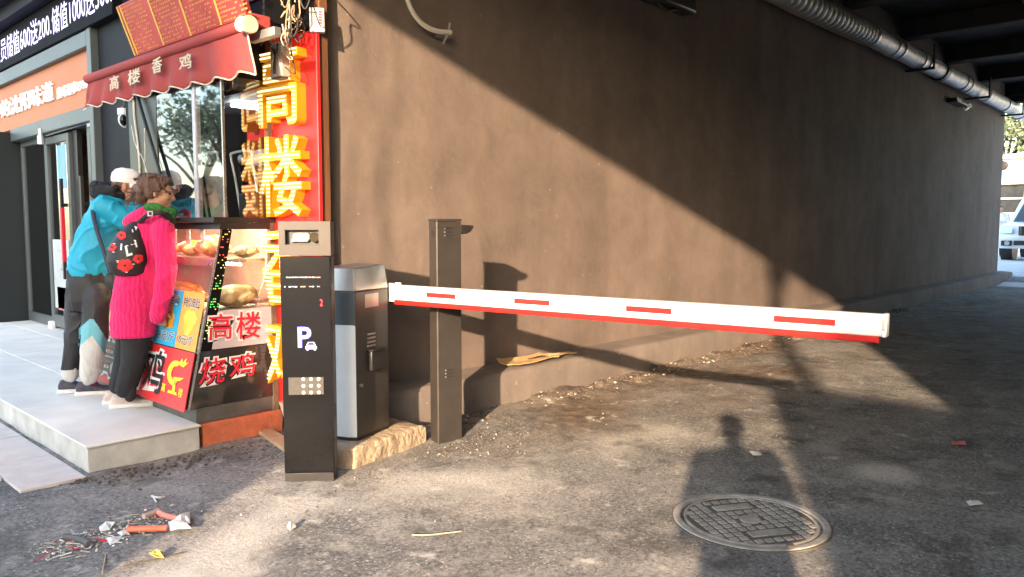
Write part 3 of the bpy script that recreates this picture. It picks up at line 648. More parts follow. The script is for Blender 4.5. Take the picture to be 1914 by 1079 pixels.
t.build('display_text', glow('white_display', (.8, .9, .85), .4), ps); t2.build('display_text', glow('orange_display', (1, .25, .15), .5), ps)
t = MB(); write(t, '2', sp_(.212, .975, .001), su*.014, V((0, 0, .036)), .002, bold=.01); t.build('display_digit', redled, ps)
t = MB(); t.prism([sp_(.035, .49, .0002), sp_(.222, .49, .0002), sp_(.222, .585, .0002), sp_(.035, .585, .0002)], sn*.002); t.build('light_panel', mat('led_array_panel', (.06, .055, .05), .4, var=.4, scale=120, bump=.3, bscale=400), ps)
warm = glow('cream_led', (1, .83, .60), .25)
for i in range(3):
    for j in range(3):
        p = sp_(.115+.041*i, .575-.037*j, .002); MB().ell(p, .0095, n=12, m=8).build('led', warm, ps, smooth=60)

# ------------------------------------------------------------------ barrier cabinet on a stone block
pl = MB(); base = [(2.55, 3.665), (3.205, 3.79), (3.16, 4.11), (2.40, 4.11), (2.43, 3.79)]
cx = sum(p[0] for p in base)/5; cy = sum(p[1] for p in base)/5
N_ = 26; rim = []
for i in range(5):
    a, b = base[i], base[(i+1) % 5]
    for k in range(N_): rim.append((a[0]+(b[0]-a[0])*k/N_, a[1]+(b[1]-a[1])*k/N_))
vs, fs = [], []; prof = [(-.06, 1.0), (.02, 1.0), (.06, .997), (.095, .99), (.113, .975), (.119, .93), (.121, .6), (.121, .05)]
for z, k in prof:
    for x, y in rim:
        q = V((cx+(x-cx)*k, cy+(y-cy)*k, z)); n = noise.fractal(q*9, 1, 2, 4)*.016*(1 if k > .9 else .3)
        vs.append(q+V((x-cx, y-cy, 0)).normalized()*n+V((0, 0, n*.5 if z > .05 else 0)))
R_ = len(rim)
for i in range(len(prof)-1):
    for j in range(R_): a, b = i*R_+j, i*R_+(j+1) % R_; fs.append((a, b, b+R_, a+R_))
fs.append(tuple(range((len(prof)-1)*R_, len(prof)*R_)))
tag(pl.add(vs, fs).build('stone_block', M['stone'], smooth=50), 'rough tan stone block under the barrier cabinet', 'stone block')

ca, cb = V((2.655, 3.77, 0)), V((2.99, 3.88, 0)); cu = (cb-ca).normalized(); CL = (cb-ca).length; cn = V((-cu.y, cu.x, 0))   # cn points to the wall
CWD = .27
def cp(u, v, z): return ca+cu*u+cn*v+V((0, 0, z))
bc = thing('barrier_gate', 'charcoal and silver barrier machine with its long red and white boom lowered', 'barrier gate', cp(.17, .13, .12))
def plan(ins, bow=.03):                                               # footprint with a bowed silver nose and a clipped back corner
    return [(ins, ins), (CL-.02-ins, ins), (CL-ins, .02+ins), (CL-ins, CWD-ins), (ins, CWD-ins), (ins-bow*.75, CWD*.78), (ins-bow, CWD*.5), (ins-bow*.75, CWD*.22)]
t = MB(); t.prism([cp(u, v, .12) for u, v in plan(.008, .02)], (0, 0, .025)); t.build('plinth_skirt', M['black'], bc)
t = MB(); t.prism([cp(u, v, .143) for u, v in [(.0, 0), (CL-.02, 0), (CL, .02), (CL, CWD), (0, CWD)]], (0, 0, 1.02-.143)); t.build('body', M['cabdark'], bc, bevel=.006)
nose = [(-.001, .0), (-.001, CWD), (-.022, CWD*.8), (-.030, CWD*.5), (-.022, CWD*.2)]
t = MB(); t.prism([cp(u, v, .145) for u, v in nose], (0, 0, .675)); t.build('nose_panel', M['silver'], bc, bevel=.004)
t = MB(); t.prism([cp(u, v, .822) for u, v in nose], (0, 0, .197)); t.build('grey_band', M['darkband'], bc, bevel=.003)
lo, hi = plan(-.002, .03), plan(.012, .012)
t = MB(); t.add([cp(u, v, 1.021) for u, v in lo]+[cp(u, v, 1.158+(.012 if u > .05 else 0)) for u, v in hi], [tuple(range(8))[::-1], tuple(range(8, 16))]+[(i, (i+1) % 8, 8+(i+1) % 8, 8+i) for i in range(8)])
t.build('cap', mat('brushed_cap', (.50,.47,.44), .36, .55, var=.08), bc, bevel=.006)
def cface(name, u0, u1, z0, z1, th, m_, bv=.002):
    t = MB(); t.obox(cp(u0, 0, z0), cu*(u1-u0), V((0, 0, z1-z0)), -cn*th); return t.build(name, m_, bc, bevel=bv)
cface('rating_plate', .092, .232, .915, .998, .002, mat('rating_plate', (.40,.37,.34), .4, .4), .0005)
for k in range(4): cface('vent_slot', .110, .195, .745-.024*k, .757-.024*k, .004, M['metal'], .002)
cface('intercom_box', .112, .238, .530, .655, .034, M['black'], .008)
cface('intercom_hood', .105, .245, .648, .662, .042, M['black'], .003)
t = MB(); t.cyl(cp(.038, .004, .455), cp(.038, -.012, .455), .010, n=12); t.build('lock', M['metal'], bc, smooth=40)
t = MB(); t.ell(cp(-.03, .19, .93), .008, n=10, m=6); t.build('indicator', redled, bc)

# ------------------------------------------------------------------ boom arm
A, B = V((3.035, 3.87, .912)), V((3.425, 1.076, .910))
au = (B-A).normalized(); an_ = V((au.y, -au.x, 0)); an_ = an_ if an_.x < 0 else -an_; AL = (B-A).length
up = V((0, 0, 1))
def ar(l, h, d): return A+au*l+up*h+an_*d
t = MB(); t.prism([ar(0, .030, .022), ar(0, .034, .026), ar(0, .119, .026), ar(0, .123, .022), ar(0, .123, -.022), ar(0, .119, -.026), ar(0, .034, -.026), ar(0, .030, -.022)], au*AL); arm = t.build('boom', M['white'], bc)
t = MB(); t.prism([ar(0, 0, .012), ar(0, .004, .017), ar(0, .0295, .019), ar(0, .0295, -.019), ar(0, .004, -.017), ar(0, 0, -.012)], au*(AL-.01)); t.build('rubber_edge', M['red'], arm)
def arm_t(px):
    a, b = 0, AL
    for _ in range(40):
        m = (a+b)/2
        if pix(ar(m, .07, .027))[0] < px: a = m
        else: b = m
    return a
for p0, p1 in ((797, 851), (961, 1027), (1170, 1255), (1446, 1561)):
    l0, l1 = arm_t(p0), arm_t(p1); t = MB(); t.obox(ar(l0, .062, .0255), au*(l1-l0), up*.028, an_*.0015); t.build('red_dash', M['red'], arm)
t = MB(); t.obox(ar(AL+.0005, .028, -.028), au*.02, up*.098, an_*.056); t.build('end_cap', M['silver'], arm, bevel=.004)
t = MB(); t.obox(ar(AL+.001, .055, .0265), au*.012, up*.05, an_*.004); t.build('end_clip', M['grey'], arm)
t = MB(); t.obox(ar(-.035, .020, -.033), au*.05, up*.115, an_*.0045); t.obox(ar(-.035, .020, .0285), au*.05, up*.115, an_*.0045); t.build('clamp', M['silver'], arm, bevel=.003)

# ------------------------------------------------------------------ camera post behind the arm
q0 = V((3.222, 3.690, 0)); pd = V((math.cos(math.radians(-12)), math.sin(math.radians(-12)), 0)); pl_ = V((-pd.y, pd.x, 0))
PL, PW, PH = .182, .105, 1.452
def pp_(a, b, z): return q0+pd*a+pl_*b+V((0, 0, z))
cpst = thing('camera_post', 'dark brown steel post with a black visor at its top, standing behind the barrier arm', 'camera post', pp_(PL/2, PW/2, 0))
t = MB(); t.prism([pp_(a, b, -.02) for a, b in ((.006, 0), (PL-.006, 0), (PL, .006), (PL, PW-.006), (PL-.006, PW), (.006, PW), (0, PW-.006), (0, .006))], (0, 0, PH+.02-.018)); t.build('post', M['postm'], cpst)
t = MB(); t.prism([pp_(a, b, PH-.017) for a, b in ((-.003, -.003), (PL+.003, -.003), (PL+.003, PW+.003), (-.003, PW+.003))], (0, 0, .017)); t.build('lid', M['postm'], cpst, bevel=.006)
t = MB(); t.prism([pp_(PL+a, .004, z) for a, z in ((-.002, 1.415), (.098, 1.410), (.094, 1.392), (.075, 1.370), (.045, 1.355), (-.002, 1.352))], pl_*(PW-.008)); t.build('visor', M['black'], cpst, bevel=.004)
def slots(z0):
    t = MB(); 
    for k in range(3): t.obox(pp_(.062, 0, z0-.022*k), pd*.055, V((0, 0, .008)), -pl_*.002)
    for k in range(3): t.cyl(pp_(.058, .001, z0+.004-.022*k), pp_(.058, -.004, z0+.004-.022*k), .005, n=8, mi=1)
    t.build('vent', [M['black'], M['metal']], cpst)
slots(1.385); slots(.475)
t = MB(); t.obox(pp_(0, .035, 1.34), pl_*.03, V((0, 0, .04)), -pd*.002); t.build('sensor_port', M['black'], cpst)
t = MB(); t.prism([pp_(a, b, 1.395) for a, b in ((-.0015, -.0015), (PL+.0015, -.0015), (PL+.0015, PW+.0015), (-.0015, PW+.0015))], (0, 0, .002)); t.build('seam', M['black'], cpst)

# ------------------------------------------------------------------ roast chicken kiosk
KY, KX2, KYL = 4.75, 2.66, 6.95                       # side-glass plane, right end, left end
def xs(z): return 2.07+(z-.25)*.22                    # sloping front
def onS(px, py):
    r = ray(px, py); nrm = V((1, 0, -.22)); k = (2.07-.22*.25-nrm.dot(CAM))/nrm.dot(r); return CAM+r*k
ks = thing('food_kiosk', 'roast chicken kiosk with sloping lit display case and black counter at the wall corner', 'food kiosk', (2.5, 5.6, ST))
t = MB(); t.box((2.125, KY+.01, .15), (2.70, KYL, .25)); t.build('base', mat('base_steel', (.13,.125,.115), .5, .3, var=.3, scale=8), ks, bevel=.004)
def sidepoly(z0, z1, y, x1=KX2, dx=0): return [(xs(z0)+dx, y, z0), (x1, y, z0), (x1, y, z1), (xs(z1)+dx, y, z1)]
t = MB(); t.prism(sidepoly(.25, .612, KY+.004), (0, KYL-KY-.004, 0)); t.build('lower_cabinet', mat('dark_gloss_panel', (.035,.032,.032), .10, var=.3, scale=3, spec=.6), ks, bevel=.003)
t = MB(); t.prism([(xs(.617), KY+.02, .614), (2.9, KY+.02, .614), (2.9, KY+.02, .86), (xs(.86)+.005, KY+.02, .86)], (0, KYL-KY-.02, 0)); t.build('case_floor', mat('pale_tray', (.62,.58,.55), .5, var=.12, scale=6), ks)
t = MB(); t.box((2.90, KY, .86), (2.93, KYL, 1.43)); t.box((2.3, KYL, .6), (2.93, KYL+.03, 1.43)); t.build('case_back', M['caselin'], ks)
t = MB(); t.prism([(xs(1.17)+.03, KY+.03, 1.17), (2.89, KY+.03, 1.17), (2.89, KY+.03, 1.19), (xs(1.19)+.03, KY+.03, 1.19)], (0, KYL-KY-.05, 0)); t.build('shelf', M['steel'], ks, bevel=.002)
t = MB(); t.prism([(xs(1.145)+.028, KY+.03, 1.145), (xs(1.195)+.028, KY+.03, 1.195), (xs(1.195)+.034, KY+.03, 1.195), (xs(1.145)+.034, KY+.03, 1.145)], (0, KYL-KY-.05, 0)); t.build('shelf_edge', M['steel'], ks)
for y in (5.14, 5.9): t = MB(); t.cyl((2.42, y-.32, 1.418), (2.42, y+.3, 1.418), .012, n=10); t.build('case_lamp', M['lamp'], ks)
t = MB(); t.cyl((2.62, 4.80, 1.418), (2.62, 5.4, 1.418), .012, n=10); t.cyl((2.5, 4.85, 1.15), (2.5, 5.6, 1.15), .008, n=10); t.build('case_lamp', M['lamp'], ks)
t = MB(); t.prism(sidepoly(.865, 1.428, KY+.004, KX2, .012), (0, .005, 0)); t.build('side_glass', M['cglass'], ks)
t = MB(); t.prism([(xs(.98), KY+.01, .98), (xs(1.428), KY+.01, 1.428), (xs(1.428)+.006, KY+.01, 1.428), (xs(.98)+.006, KY+.01, .98)], (0, KYL-KY-.01, 0)); t.build('front_glass', M['cglass'], ks)
t = MB(); t.prism(sidepoly(.25, 1.43, KY-.003, 0, 0)[:1]+[(xs(.25)+.012, KY-.003, .25), (xs(1.43)+.012, KY-.003, 1.43), (xs(1.43), KY-.003, 1.43)], (0, .006, 0)); t.build('corner_trim', M['steel'], ks)
t = MB(); t.prism([(xs(.614)+.013, KY+.000, .614), (xs(.614)+.085, KY, .614), (xs(1.43)+.078, KY, 1.43), (xs(1.43)+.013, KY, 1.43)], (0, .0035, 0)); t.build('led_column', M['ledbd'], ks)
cols = {'r': glow('dot_red', (1, .10, .04), .5), 'o': glow('dot_amber', (1, .5, .05), .5), 'g': glow('dot_green', (.1, 1, .15), .4), 'w': glow('dot_yellow', (.9, .9, .2), .4)}
dots = {k: MB() for k in cols}
for i in range(44):
    z = 1.40-.0165*i
    for j in range(5):
        if random.random() < .6 or i in (9, 10, 17, 18, 26, 27, 33, 34): continue
        k = 'o' if i < 5 else 'r' if i < 14 else 'w' if i < 22 else 'g' if i < 34 else 'w'
        if random.random() < .15: k = 'o'
        p = V((xs(z)+.023+.012*j, KY-.0015, z)); dots[k].obox(p, (.0055, 0, 0), (0, 0, .0055), (0, -.002, 0))
for k in dots: dots[k].build('led_dots', cols[k], ks)
t = MB(); t.box((2.27, KY-.012, 1.428), (2.95, KYL, 1.462)); t.build('counter', M['black'], ks, bevel=.004)
t = MB(); t.prism([(xs(1.38)-.012, KY-.01, 1.385), (xs(1.43)-.012, KY-.01, 1.430), (xs(1.43)+.03, KY-.01, 1.430), (xs(1.38)+.03, KY-.01, 1.385)], (0, KYL-KY, 0)); t.box((xs(1.4)+.03, KY-.011, 1.385), (KX2, KY+.03, 1.4279)); t.build('counter_edge', M['black'], ks)
# upper glazed box
GX = 2.36
t = MB(); t.box((GX, KY+.02, 1.462), (GX+.006, 6.28, 2.36)); t.build('upper_front_glass', M['glass'], ks)
t = MB(); t.box((GX+.01, KY, 1.462), (KX2, KY+.006, 2.36)); t.build('upper_side_glass', M['glass'], ks)
t = MB(); t.box((GX-.008, KY-.002, 1.462), (GX+.008, KY+.014, 2.36)); t.build('glass_edge', M['steel'], ks)
t = MB(); t.prism([onx(a_, b_, GX+.03) for a_, b_ in ((249, 120), (302, 120), (330, 225), (356, 330), (352, 404), (249, 404))], (.015, 0, 0)); t.build('reflection_panel', M['dkclad'], ks)  # dark reflection in the window, built as a panel behind the glass
t = MB(); t.box((GX-.003, onx(296, 300, GX).y, 1.462), (GX+.02, 6.28, 2.40)); t.build('end_panel', mat('brown_black_panel', (.022,.018,.016), .35, var=.3), ks)
mp_ = onx(366, 300, GX); t = MB(); t.box((GX-.006, mp_.y-.022, 1.464), (GX+.03, mp_.y+.022, 2.40)); t.build('mullion', mat('lilac_mullion', (.50,.49,.56), .4, .2, var=.06), ks)
t = MB(); t.box((GX, 6.28, 1.462), (GX+.05, 6.34, 2.42)); t.build('end_post', M['dkclad'], ks)
t = MB(); t.box((KX2, KY-.01, .15), (KX2+.035, KY+.03, 2.66)); t.build('corner_post', mat('weathered_timber', (.17,.115,.075), .8, var=.4, scale=8, bump=.3), ks)
t = MB(); t.box((GX+.02, KY+.01, 2.36), (3.7, 6.34, 2.42)); t.build('ceiling', mat('grey_ceiling', (.25,.25,.26), .6), ks)
t = MB(); t.box((3.55, KY, .9), (3.6, 6.34, 2.36)); t.box((2.72, KY+.0, 1.462), (3.55, KY+.02, 2.36)); t.build('inner_wall', M['room'], ks)
t = MB(); t.box((2.95, 6.34, .15), (3.6, 6.38, 2.42)); t.build('left_partition', M['dkclad'], ks)
t = MB(); t.prism([(2.95, 4.80, 1.86), (3.52, 4.80, 1.80), (3.52, 4.80, 2.0), (3.05, 4.80, 2.0)], (0, .85, 0)); t.build('extractor_hood', M['room'], ks, bevel=.01)
for y in (5.0, 5.7): t = MB(); t.cyl((2.9, y, 2.335), (3.4, y, 2.335), .013, n=10); t.build('ceiling_lamp', M['tubelamp'], ks)
t = MB(); t.box((2.44, 4.36, 2.64), (2.86, 5.95, 5.0)); t.box((2.80, 5.95, 2.42), (2.95, 6.4, 5.0)); t.build('upper_fascia', M['dkclad'], ks, bevel=.01)
t = MB(); t.box((2.428, 4.40, 2.78), (2.438, 4.72, 3.2)); t.build('fascia_window', mat('lilac_window', (.42,.42,.55), .12, spec=.8, var=.3, scale=6), ks)
t = MB(); t.box((GX+.03, KY-.0, 2.36), (2.75, 6.34, 2.66)); t.build('header', M['dkclad'], ks)
t = MB()
for y0, zt in ((5.28, 1.42), (5.06, 1.42), (5.5, 1.42)):
    p = []
    n = 9
    for i in range(n): p.append((xs(1.40)+.035, y0+(.006 if i % 2 else -.006), 1.42-.017*i))
    for i in range(n)[::-1]: p.append((xs(1.40)+.035, y0+.062+(.006 if i % 2 else -.006), 1.42-.017*i))
    t.prism(p, (.003, 0, 0))
t.build('lace_strip', mat('white_lace', (.78,.74,.68), .9), ks)

# orange painted kerb below the kiosk, timber offcut
t = MB(); n = 16; vs = []
for i in range(n+1):
    x = 2.15+.56*i/n; e = .012*noise.noise(V((x*9, 1, 0)))
    vs += [(x, 4.735+e, -.06), (x, 4.725+e, .10+e), (x, 4.745, .148+.4*e), (x, 4.90, .148)]
fs = [(i*4+j, (i+1)*4+j, (i+1)*4+j+1, i*4+j+1) for i in range(n) for j in range(3)]+[(0, 1, 2, 3), (n*4, n*4+1, n*4+2, n*4+3)]
tag(t.add(vs, fs).build('painted_kerb', M['orangebrick'], smooth=50), 'orange painted brick kerb under the kiosk beside the stone step', 'kerb')
p0, p1 = onz(474, 800, .03), onz(535, 842, .03); d_ = (p1-p0).normalized(); sd = V((-d_.y, d_.x, 0))
t = MB(); t.obox(p0-V((0, 0, .022)), (p1-p0)*1.1, sd*.10, V((0, 0, .024))); tag(t.build('timber_offcut', M['wood'], bevel=.003), 'pale sawn board lying on the ground at the foot of the red sign', 'board')
t = MB(); t.box((2.795, 4.312, -.02), (2.862, 4.374, 3.35)); tag(t.build('timber_post', M['owood'], bevel=.006), 'orange stained timber post between the red sign and the brown wall', 'post')
t = MB(); t.box((2.70, 4.40, -.02), (2.75, 4.52, .24)); tag(t.build('timber_stub', M['wood'], bevel=.006), 'short pale timber stub holding up the red sign', 'timber stub')

# writing on the side glass (red characters with a white outline)
dec = thing('glass_lettering', 'red and white shop characters stuck to the kiosk side glass and dark panel', 'lettering', (2.35, KY-.004, .7))
def decal(ch, a, b, c):                                # corner pixels: bottom-left, bottom-right, top-left
    o, e, f = ony(*a, KY-.002), ony(*b, KY-.002), ony(*c, KY-.002)
    t = MB(); write(t, ch, o, e-o, f-o, .0005, bold=.07); t.build('white_outline', M['pw'], dec)
    t = MB(); write(t, ch, o, e-o, f-o, .0025, bold=.010); t.build('red_character', M['crim'], dec)
decal('高', (390, 636), (433, 633), (391, 588)); decal('楼', (441, 634), (486, 631), (442, 584))
decal('烧', (371, 720), (418, 714), (377, 672)); decal('鸡', (429, 708), (475, 701), (431, 664))
t = MB(); t.box((2.17, KY-.0006, .617), (KX2, KY+.003, .857)); 
t = MB(); t.prism([(xs(.617)+.09, KY, .617), (KX2, KY, .617), (KX2, KY, .862), (xs(.862)+.09, KY, .862)], (0, .004, 0)); t.build('frosted_panel', mat('frosted_panel', (.55,.50,.53), .3, var=.15, scale=4), ks)

# printed board and price posters on the sloping front
def quad_S(name, m_, pts, parent, th=.004, lift=.012):
    nrm = V((-1, 0, .22)).normalized(); t = MB(); t.prism([p+nrm*lift for p in pts], nrm*th); return t.build(name, m_, parent)
nS = V((-1, 0, .22)).normalized(); zdir = V((.22, 0, 1)).normalized(); ydir = V((0, -1, 0))
def SP(y, z): return V((xs(z), y, z))
yl = onS(186, 700).y
rb = thing('shop_board', 'red printed board with black characters and a yellow emblem leaning on the kiosk front', 'sign board', SP(5.6, .25))
quad_S('panel', M['pred'], [SP(4.765, .235), SP(yl, .235), SP(yl, .60), SP(4.765, .60)], rb, .006, .010)
def on_board(ch, y1, y0, z0, z1, par, inkm, outl=None, lift=.018):
    o = SP(y1, z0)+nS*lift; u = ydir*(y1-y0); v = SP(y1, z1)-SP(y1, z0)
    if outl: t = MB(); write(t, ch, o, u, v, .0005, bold=.07); t.build('outline', outl, par)
    t = MB(); write(t, ch, o, u, v, .002, bold=.014); t.build('character', inkm, par)
for k, ch in enumerate('高楼香鸡'):
    pa_, pb2 = ((188, 217), (220, 246), (247, 273), (276, 311))[k]
    on_board(ch, onS(pa_, 690).y, onS(pb2, 695).y, .29, .56, rb, M['ink'], M['pw'])
# emblem: a swooping G with a crest
eL, eR = onS(313, 700).y, onS(350, 710).y; eW = eL-eR
eo = SP(eL, .315)+nS*.0185
def epoly(pts, m_='logo'):
    t = MB(); t.prism([eo+ydir*a*eW+zdir*b*.225 for a, b in pts], nS*.002); t.build('emblem', M[m_], rb)
arc = [(.5+.38*math.cos(math.radians(a)), .62+.36*math.sin(math.radians(a))) for a in range(60, 300, 20)]
arc2 = [(.52+.20*math.cos(math.radians(a)), .62+.20*math.sin(math.radians(a))) for a in range(300, 60, -20)]
epoly(arc+[(.72, .44)]+arc2); epoly([(.46, .50), (.98, .55), (.80, .44), (.62, .42), (.66, .02), (.52, .02), (.50, .40)])
epoly([(.58, .90), (.74, 1.08), (.78, .96), (.95, 1.12), (.92, .98), (1.08, 1.02), (.86, .84), (.70, .86)]); epoly([(.30, .02), (.78, .02), (.74, .10), (.34, .10)])
on_board('高', eL+.01, eL-.05, .315, .37, rb, M['logo']); on_board('楼', eR+.05, eR-.01, .315, .37, rb, M['logo'])
pr = thing('price_posters', 'row of yellow, blue and orange price posters stuck on the kiosk front under the glass', 'posters', SP(5.2, .8))
ya, yb, yc_ = onS(388, 600).y, onS(338, 600).y, onS(283, 600).y; ya = max(ya, 4.768)
for nm, m_, y0, y1 in (('orange_poster', 'porange', ya, yb-.004), ('blue_poster', 'pblue', yb+.004, yb+.36), ('red_poster', 'pred', yb+.368, yl-.37), ('yellow_poster', 'pyel', yl-.362, yl)):
    quad_S(nm, M[m_], [SP(y0, .606), SP(y1, .606), SP(y1, .975), SP(y0, .975)], pr, .003, .010)
def ptext(ch, y1, y0, z0, z1):
    o = SP(y1, z0)+nS*.014; u = ydir*(y1-y0); v = SP(y1, z1)-SP(y1, z0)
    t = MB(); write(t, ch, o, u, v, .0004, bold=.05); t.build('text_outline', M['pw'], pr)
    t = MB(); write(t, ch, o, u, v, .0015, bold=.006); t.build('text', M['ink'], pr)
ptext('特价皮肚', yb-.03, ya+.045, .875, .94); ptext('10元/个', yb-.03, ya+.05, .635, .70)
ptext('特价香鸡', yb+.335, yb+.04, .875, .94); ptext('9.8元/斤', yb+.33, yb+.03, .635, .70); ptext('一只', yl-.05, yl-.30, .64, .70)
def picture(y, z, ry, rz, m_):
    t = MB(); nrm = nS; pts = []
    for k in range(20):
        a = 2*math.pi*k/20; r = 1+.16*math.sin(3*a+y*9)+.08*math.sin(7*a)
        pts.append(SP(y, z)+nS*.0135+ydir*ry*r*math.cos(a)+zdir*rz*r*math.sin(a))
    t.prism(pts, nS*.0012); t.build('food_picture', m_, pr)
fp = mat('printed_food', (.75,.17,.04), .45, var=.2, scale=14, c2=(.95,.55,.05)); fy_ = mat('printed_pale_food', (.92,.62,.04), .45, var=.25, scale=9, c2=(.98,.85,.12))
picture((ya+yb)/2, .785, .085, .082, fy_); picture(yb+.17, .785, .10, .080, fp); picture(yl-.18, .80, .09, .07, fp)

# roast meats on the shelves
def bird(name, label, p, s, m_, rz, cat='roast chicken'):
    p = V(p); root = thing(name, label, cat, p, 'roast meats in the display case')
    c, q = math.cos(rz), math.sin(rz); R = lambda a, b, h: p+V((a*c-b*q, a*q+b*c, h))*s
    t = MB(); Mz = Matrix.Rotation(rz, 3, 'Z')
    t.ell(R(0, 0, .062), (.115*s, .075*s, .062*s), Mz, 16, 10); t.ell(R(.07, 0, .07), (.06*s, .055*s, .05*s), Mz, 14, 8)
    for k in (-1, 1):
        t.limb(R(-.06, .05*k, .06), .04*s, R(-.13, .045*k, .05), .018*s, 10); t.limb(R(.05, .07*k, .06), .025*s, R(-.01, .09*k, .045), .016*s, 10)
    t.limb(R(.11, 0, .07), .024*s, R(.15, .03, .05), .018*s, 10)
    fuse(t, 'meat', m_, root, .006*s+.002, 3); return root
bird('roast_chicken', 'large glazed roast chicken in the middle of the top shelf', (2.46, 5.16, 1.192), 1.25, M['chicken'], 1.1)
bird('roast_chicken', 'small dark roast chicken at the left of the top shelf', (2.45, 5.46, 1.192), .95, M['sausage'], .4)
bird('roast_chicken', 'pale roast chicken on the top shelf at the side glass', (2.55, 4.88, 1.192), .72, M['duck'], 0)
bird('roast_duck', 'long pale roast duck on the tray behind the side glass', (2.47, 4.89, .862), 1.25, M['duck'], .1, 'roast duck')
bird('roast_chicken', 'reddish roast chicken on the lower tray towards the case corner', (2.70, 5.18, .862), 1.0, M['chicken'], .8)
bird('roast_chicken', 'roast chicken at the far left of the lower tray', (2.55, 5.85, .862), 1.1, M['chicken'], 1.9)
sg = thing('sausage_pile', 'heap of orange sausages on the lower tray behind the price posters', 'sausages', (2.32, 5.3, .862), 'roast meats in the display case')
for k in range(30):
    x, y = random.uniform(2.25, 2.40), random.uniform(5.0, 5.75); a = random.gauss(1.5, .25); h = .87+.013*(k//8)*1.6+.012
    d = V((math.cos(a), math.sin(a), 0))*.075; t = MB(); t.tube(smoothpath([V((x, y, h))-d, V((x+.01, y, h+.004)), V((x, y, h))+d], 4), .014, 8); t.build('sausage', M['sausage'], sg, smooth=60)

# things standing on the counter behind the glass
def fr_stand(name, label, px0, px1, pyt, pyb, x, m_):
    a, b = onx(px0, pyb, x), onx(px1, pyb, x); zt = onx(px0, pyt, x).z; zb = 1.463
    root = thing(name, label, 'payment stand', (a+b)/2); top = V((.14, 0, 0)) 
    pa, pb_ = V((x, a.y, zb)), V((x, b.y, zb)); ta, tb = V((x-.02, a.y+.09, zt)), V((x-.02, b.y+.07, zt))
    t = MB(); t.tube(smoothpath([pa, pa.lerp(ta, .6), ta-V((0, 0, .03)), ta+V((0, -.03, .0)), tb+V((0, .03, 0)), tb-V((0, 0, .03)), pb_.lerp(tb, .6), pb_], 4), .009, 8); t.build('tube_frame', M['white'], root, smooth=50)
    t = MB(); t.ell((x-.03, (ta.y+tb.y)/2-.02, zt-.05), (.02, .035, .035)); t.build('scan_head', M['metal'], root, smooth=50)
    t = MB(); t.obox(pa+V((.02, -.02, .0)), V((0, (pb_-pa).y+.04, 0)), (ta-pa)*.8, V((.005, 0, 0))); t.build('screen', m_, root)
    return root
fr_stand('payment_stand', 'white tubular frame stand with a dark screen beside the red sign', 452, 488, 285, 405, 2.62, M['gloss'])
fr_stand('payment_stand', 'white tubular frame stand with a pale panel left of the card reader', 388, 424, 288, 405, 2.60, M['pw'])
cr = thing('card_reader', 'black boxy card reader standing on the counter behind the glass', 'card reader', onx(460, 405, 2.56))
p = onx(446, 404, 2.56); e = onx(476, 404, 2.56); t = MB(); t.obox((2.56, p.y, 1.463), (0, e.y-p.y, 0), (.0, 0, .165), (.09, 0, 0)); t.build('case', M['black'], cr, bevel=.012)
t = MB(); t.cyl((2.555, (p.y+e.y)/2, 1.60), (2.545, (p.y+e.y)/2, 1.60), .018, n=14); t.build('lens', M['gloss'], cr)
p = onx(331, 402, 2.50); e = onx(356, 402, 2.50); t = MB(); t.obox((2.50, p.y+.02, 1.463), (0, e.y-p.y-.02, 0), (.05, .05, .24), (.006, 0, 0)); tag(t.build('menu_card', M['pw']), 'white card propped on the counter beside the mullion', 'card')

# ------------------------------------------------------------------ awning with scalloped valance and strut
aw = thing('awning', 'maroon canvas awning with scalloped edge and cream characters over the kiosk', 'awning', (2.3, 5.6, 2.5))
AX = 2.30
TL, TR, BL, BR = onx(166, 150, AX), onx(461, 50, AX), onx(150, 203, AX), onx(470, 136, AX)
vs, fs = [], []; na, nb = 120, 10
for i in range(na+1):
    s_ = i/na
    for j in range(nb+1):
        r_ = j/nb; top = TL.lerp(TR, s_); bot = BL.lerp(BR, s_); p = top.lerp(bot, r_)
        ph = s_*9.0*math.pi
        p.z += r_**3*.030*abs(math.sin(ph))-.01*r_**3; p.x += .020*r_*math.sin(ph*2+.6)+.012*r_*noise.noise(V((s_*9, r_*2, 0)))+.02*r_
        vs.append(p)
for i in range(na):
    for j in range(nb): a = i*(nb+1)+j; fs.append((a, a+nb+1, a+nb+2, a+1))
o = MB().add(vs, fs).build('valance', M['awning'], aw, smooth=80); o.modifiers.new('solid', 'SOLIDIFY').thickness = .004
edge = [vs[i*(nb+1)+nb] for i in range(na+1)]+[vs[na*(nb+1)+j] for j in range(nb, -1, -1)]
MB().tube([p+V((-.004, 0, 0)) for p in edge], .0055, 6).build('piping', M['trim'], aw)
t = MB(); t.cyl(TL+V((0, .03, .01)), TR+V((0, -.02, .012)), .036, n=16); t.build('front_bar', M['awning'], aw, smooth=40)
t = MB(); t.box((AX+.03, TR.y-.0, 2.565), (2.46, TL.y, 2.66)); t.build('cassette', M['awning'], aw, bevel=.01)
e = onx(461, 48, AX-.01); t = MB(); t.cyl(e+V((0, -.015, 0)), e+V((0, -.05, 0)), .052, n=24); t.cyl(e+V((-.02, .0, 0)), e+V((-.045, -.01, 0)), .045, n=24); t.build('end_cap', M['cream'], aw, bevel=.006)
for ch, x0, y0, x1, y1 in (('高', 206, 170, 222, 140), ('楼', 240, 160, 262, 127), ('香', 285, 139, 303, 106), ('鸡', 336, 133, 358, 99)):
    o0, o1, o2 = onx(x0, y0, AX-.035), onx(x1, y0-(x1-x0)*.30, AX-.035), onx(x0, y1+(x1-x0)*.30, AX-.035)
    t = MB(); write(t, ch, o0, o1-o0, o2-o0, .0, bold=.012, depth=.004); t.build('character', M['cream'], aw)
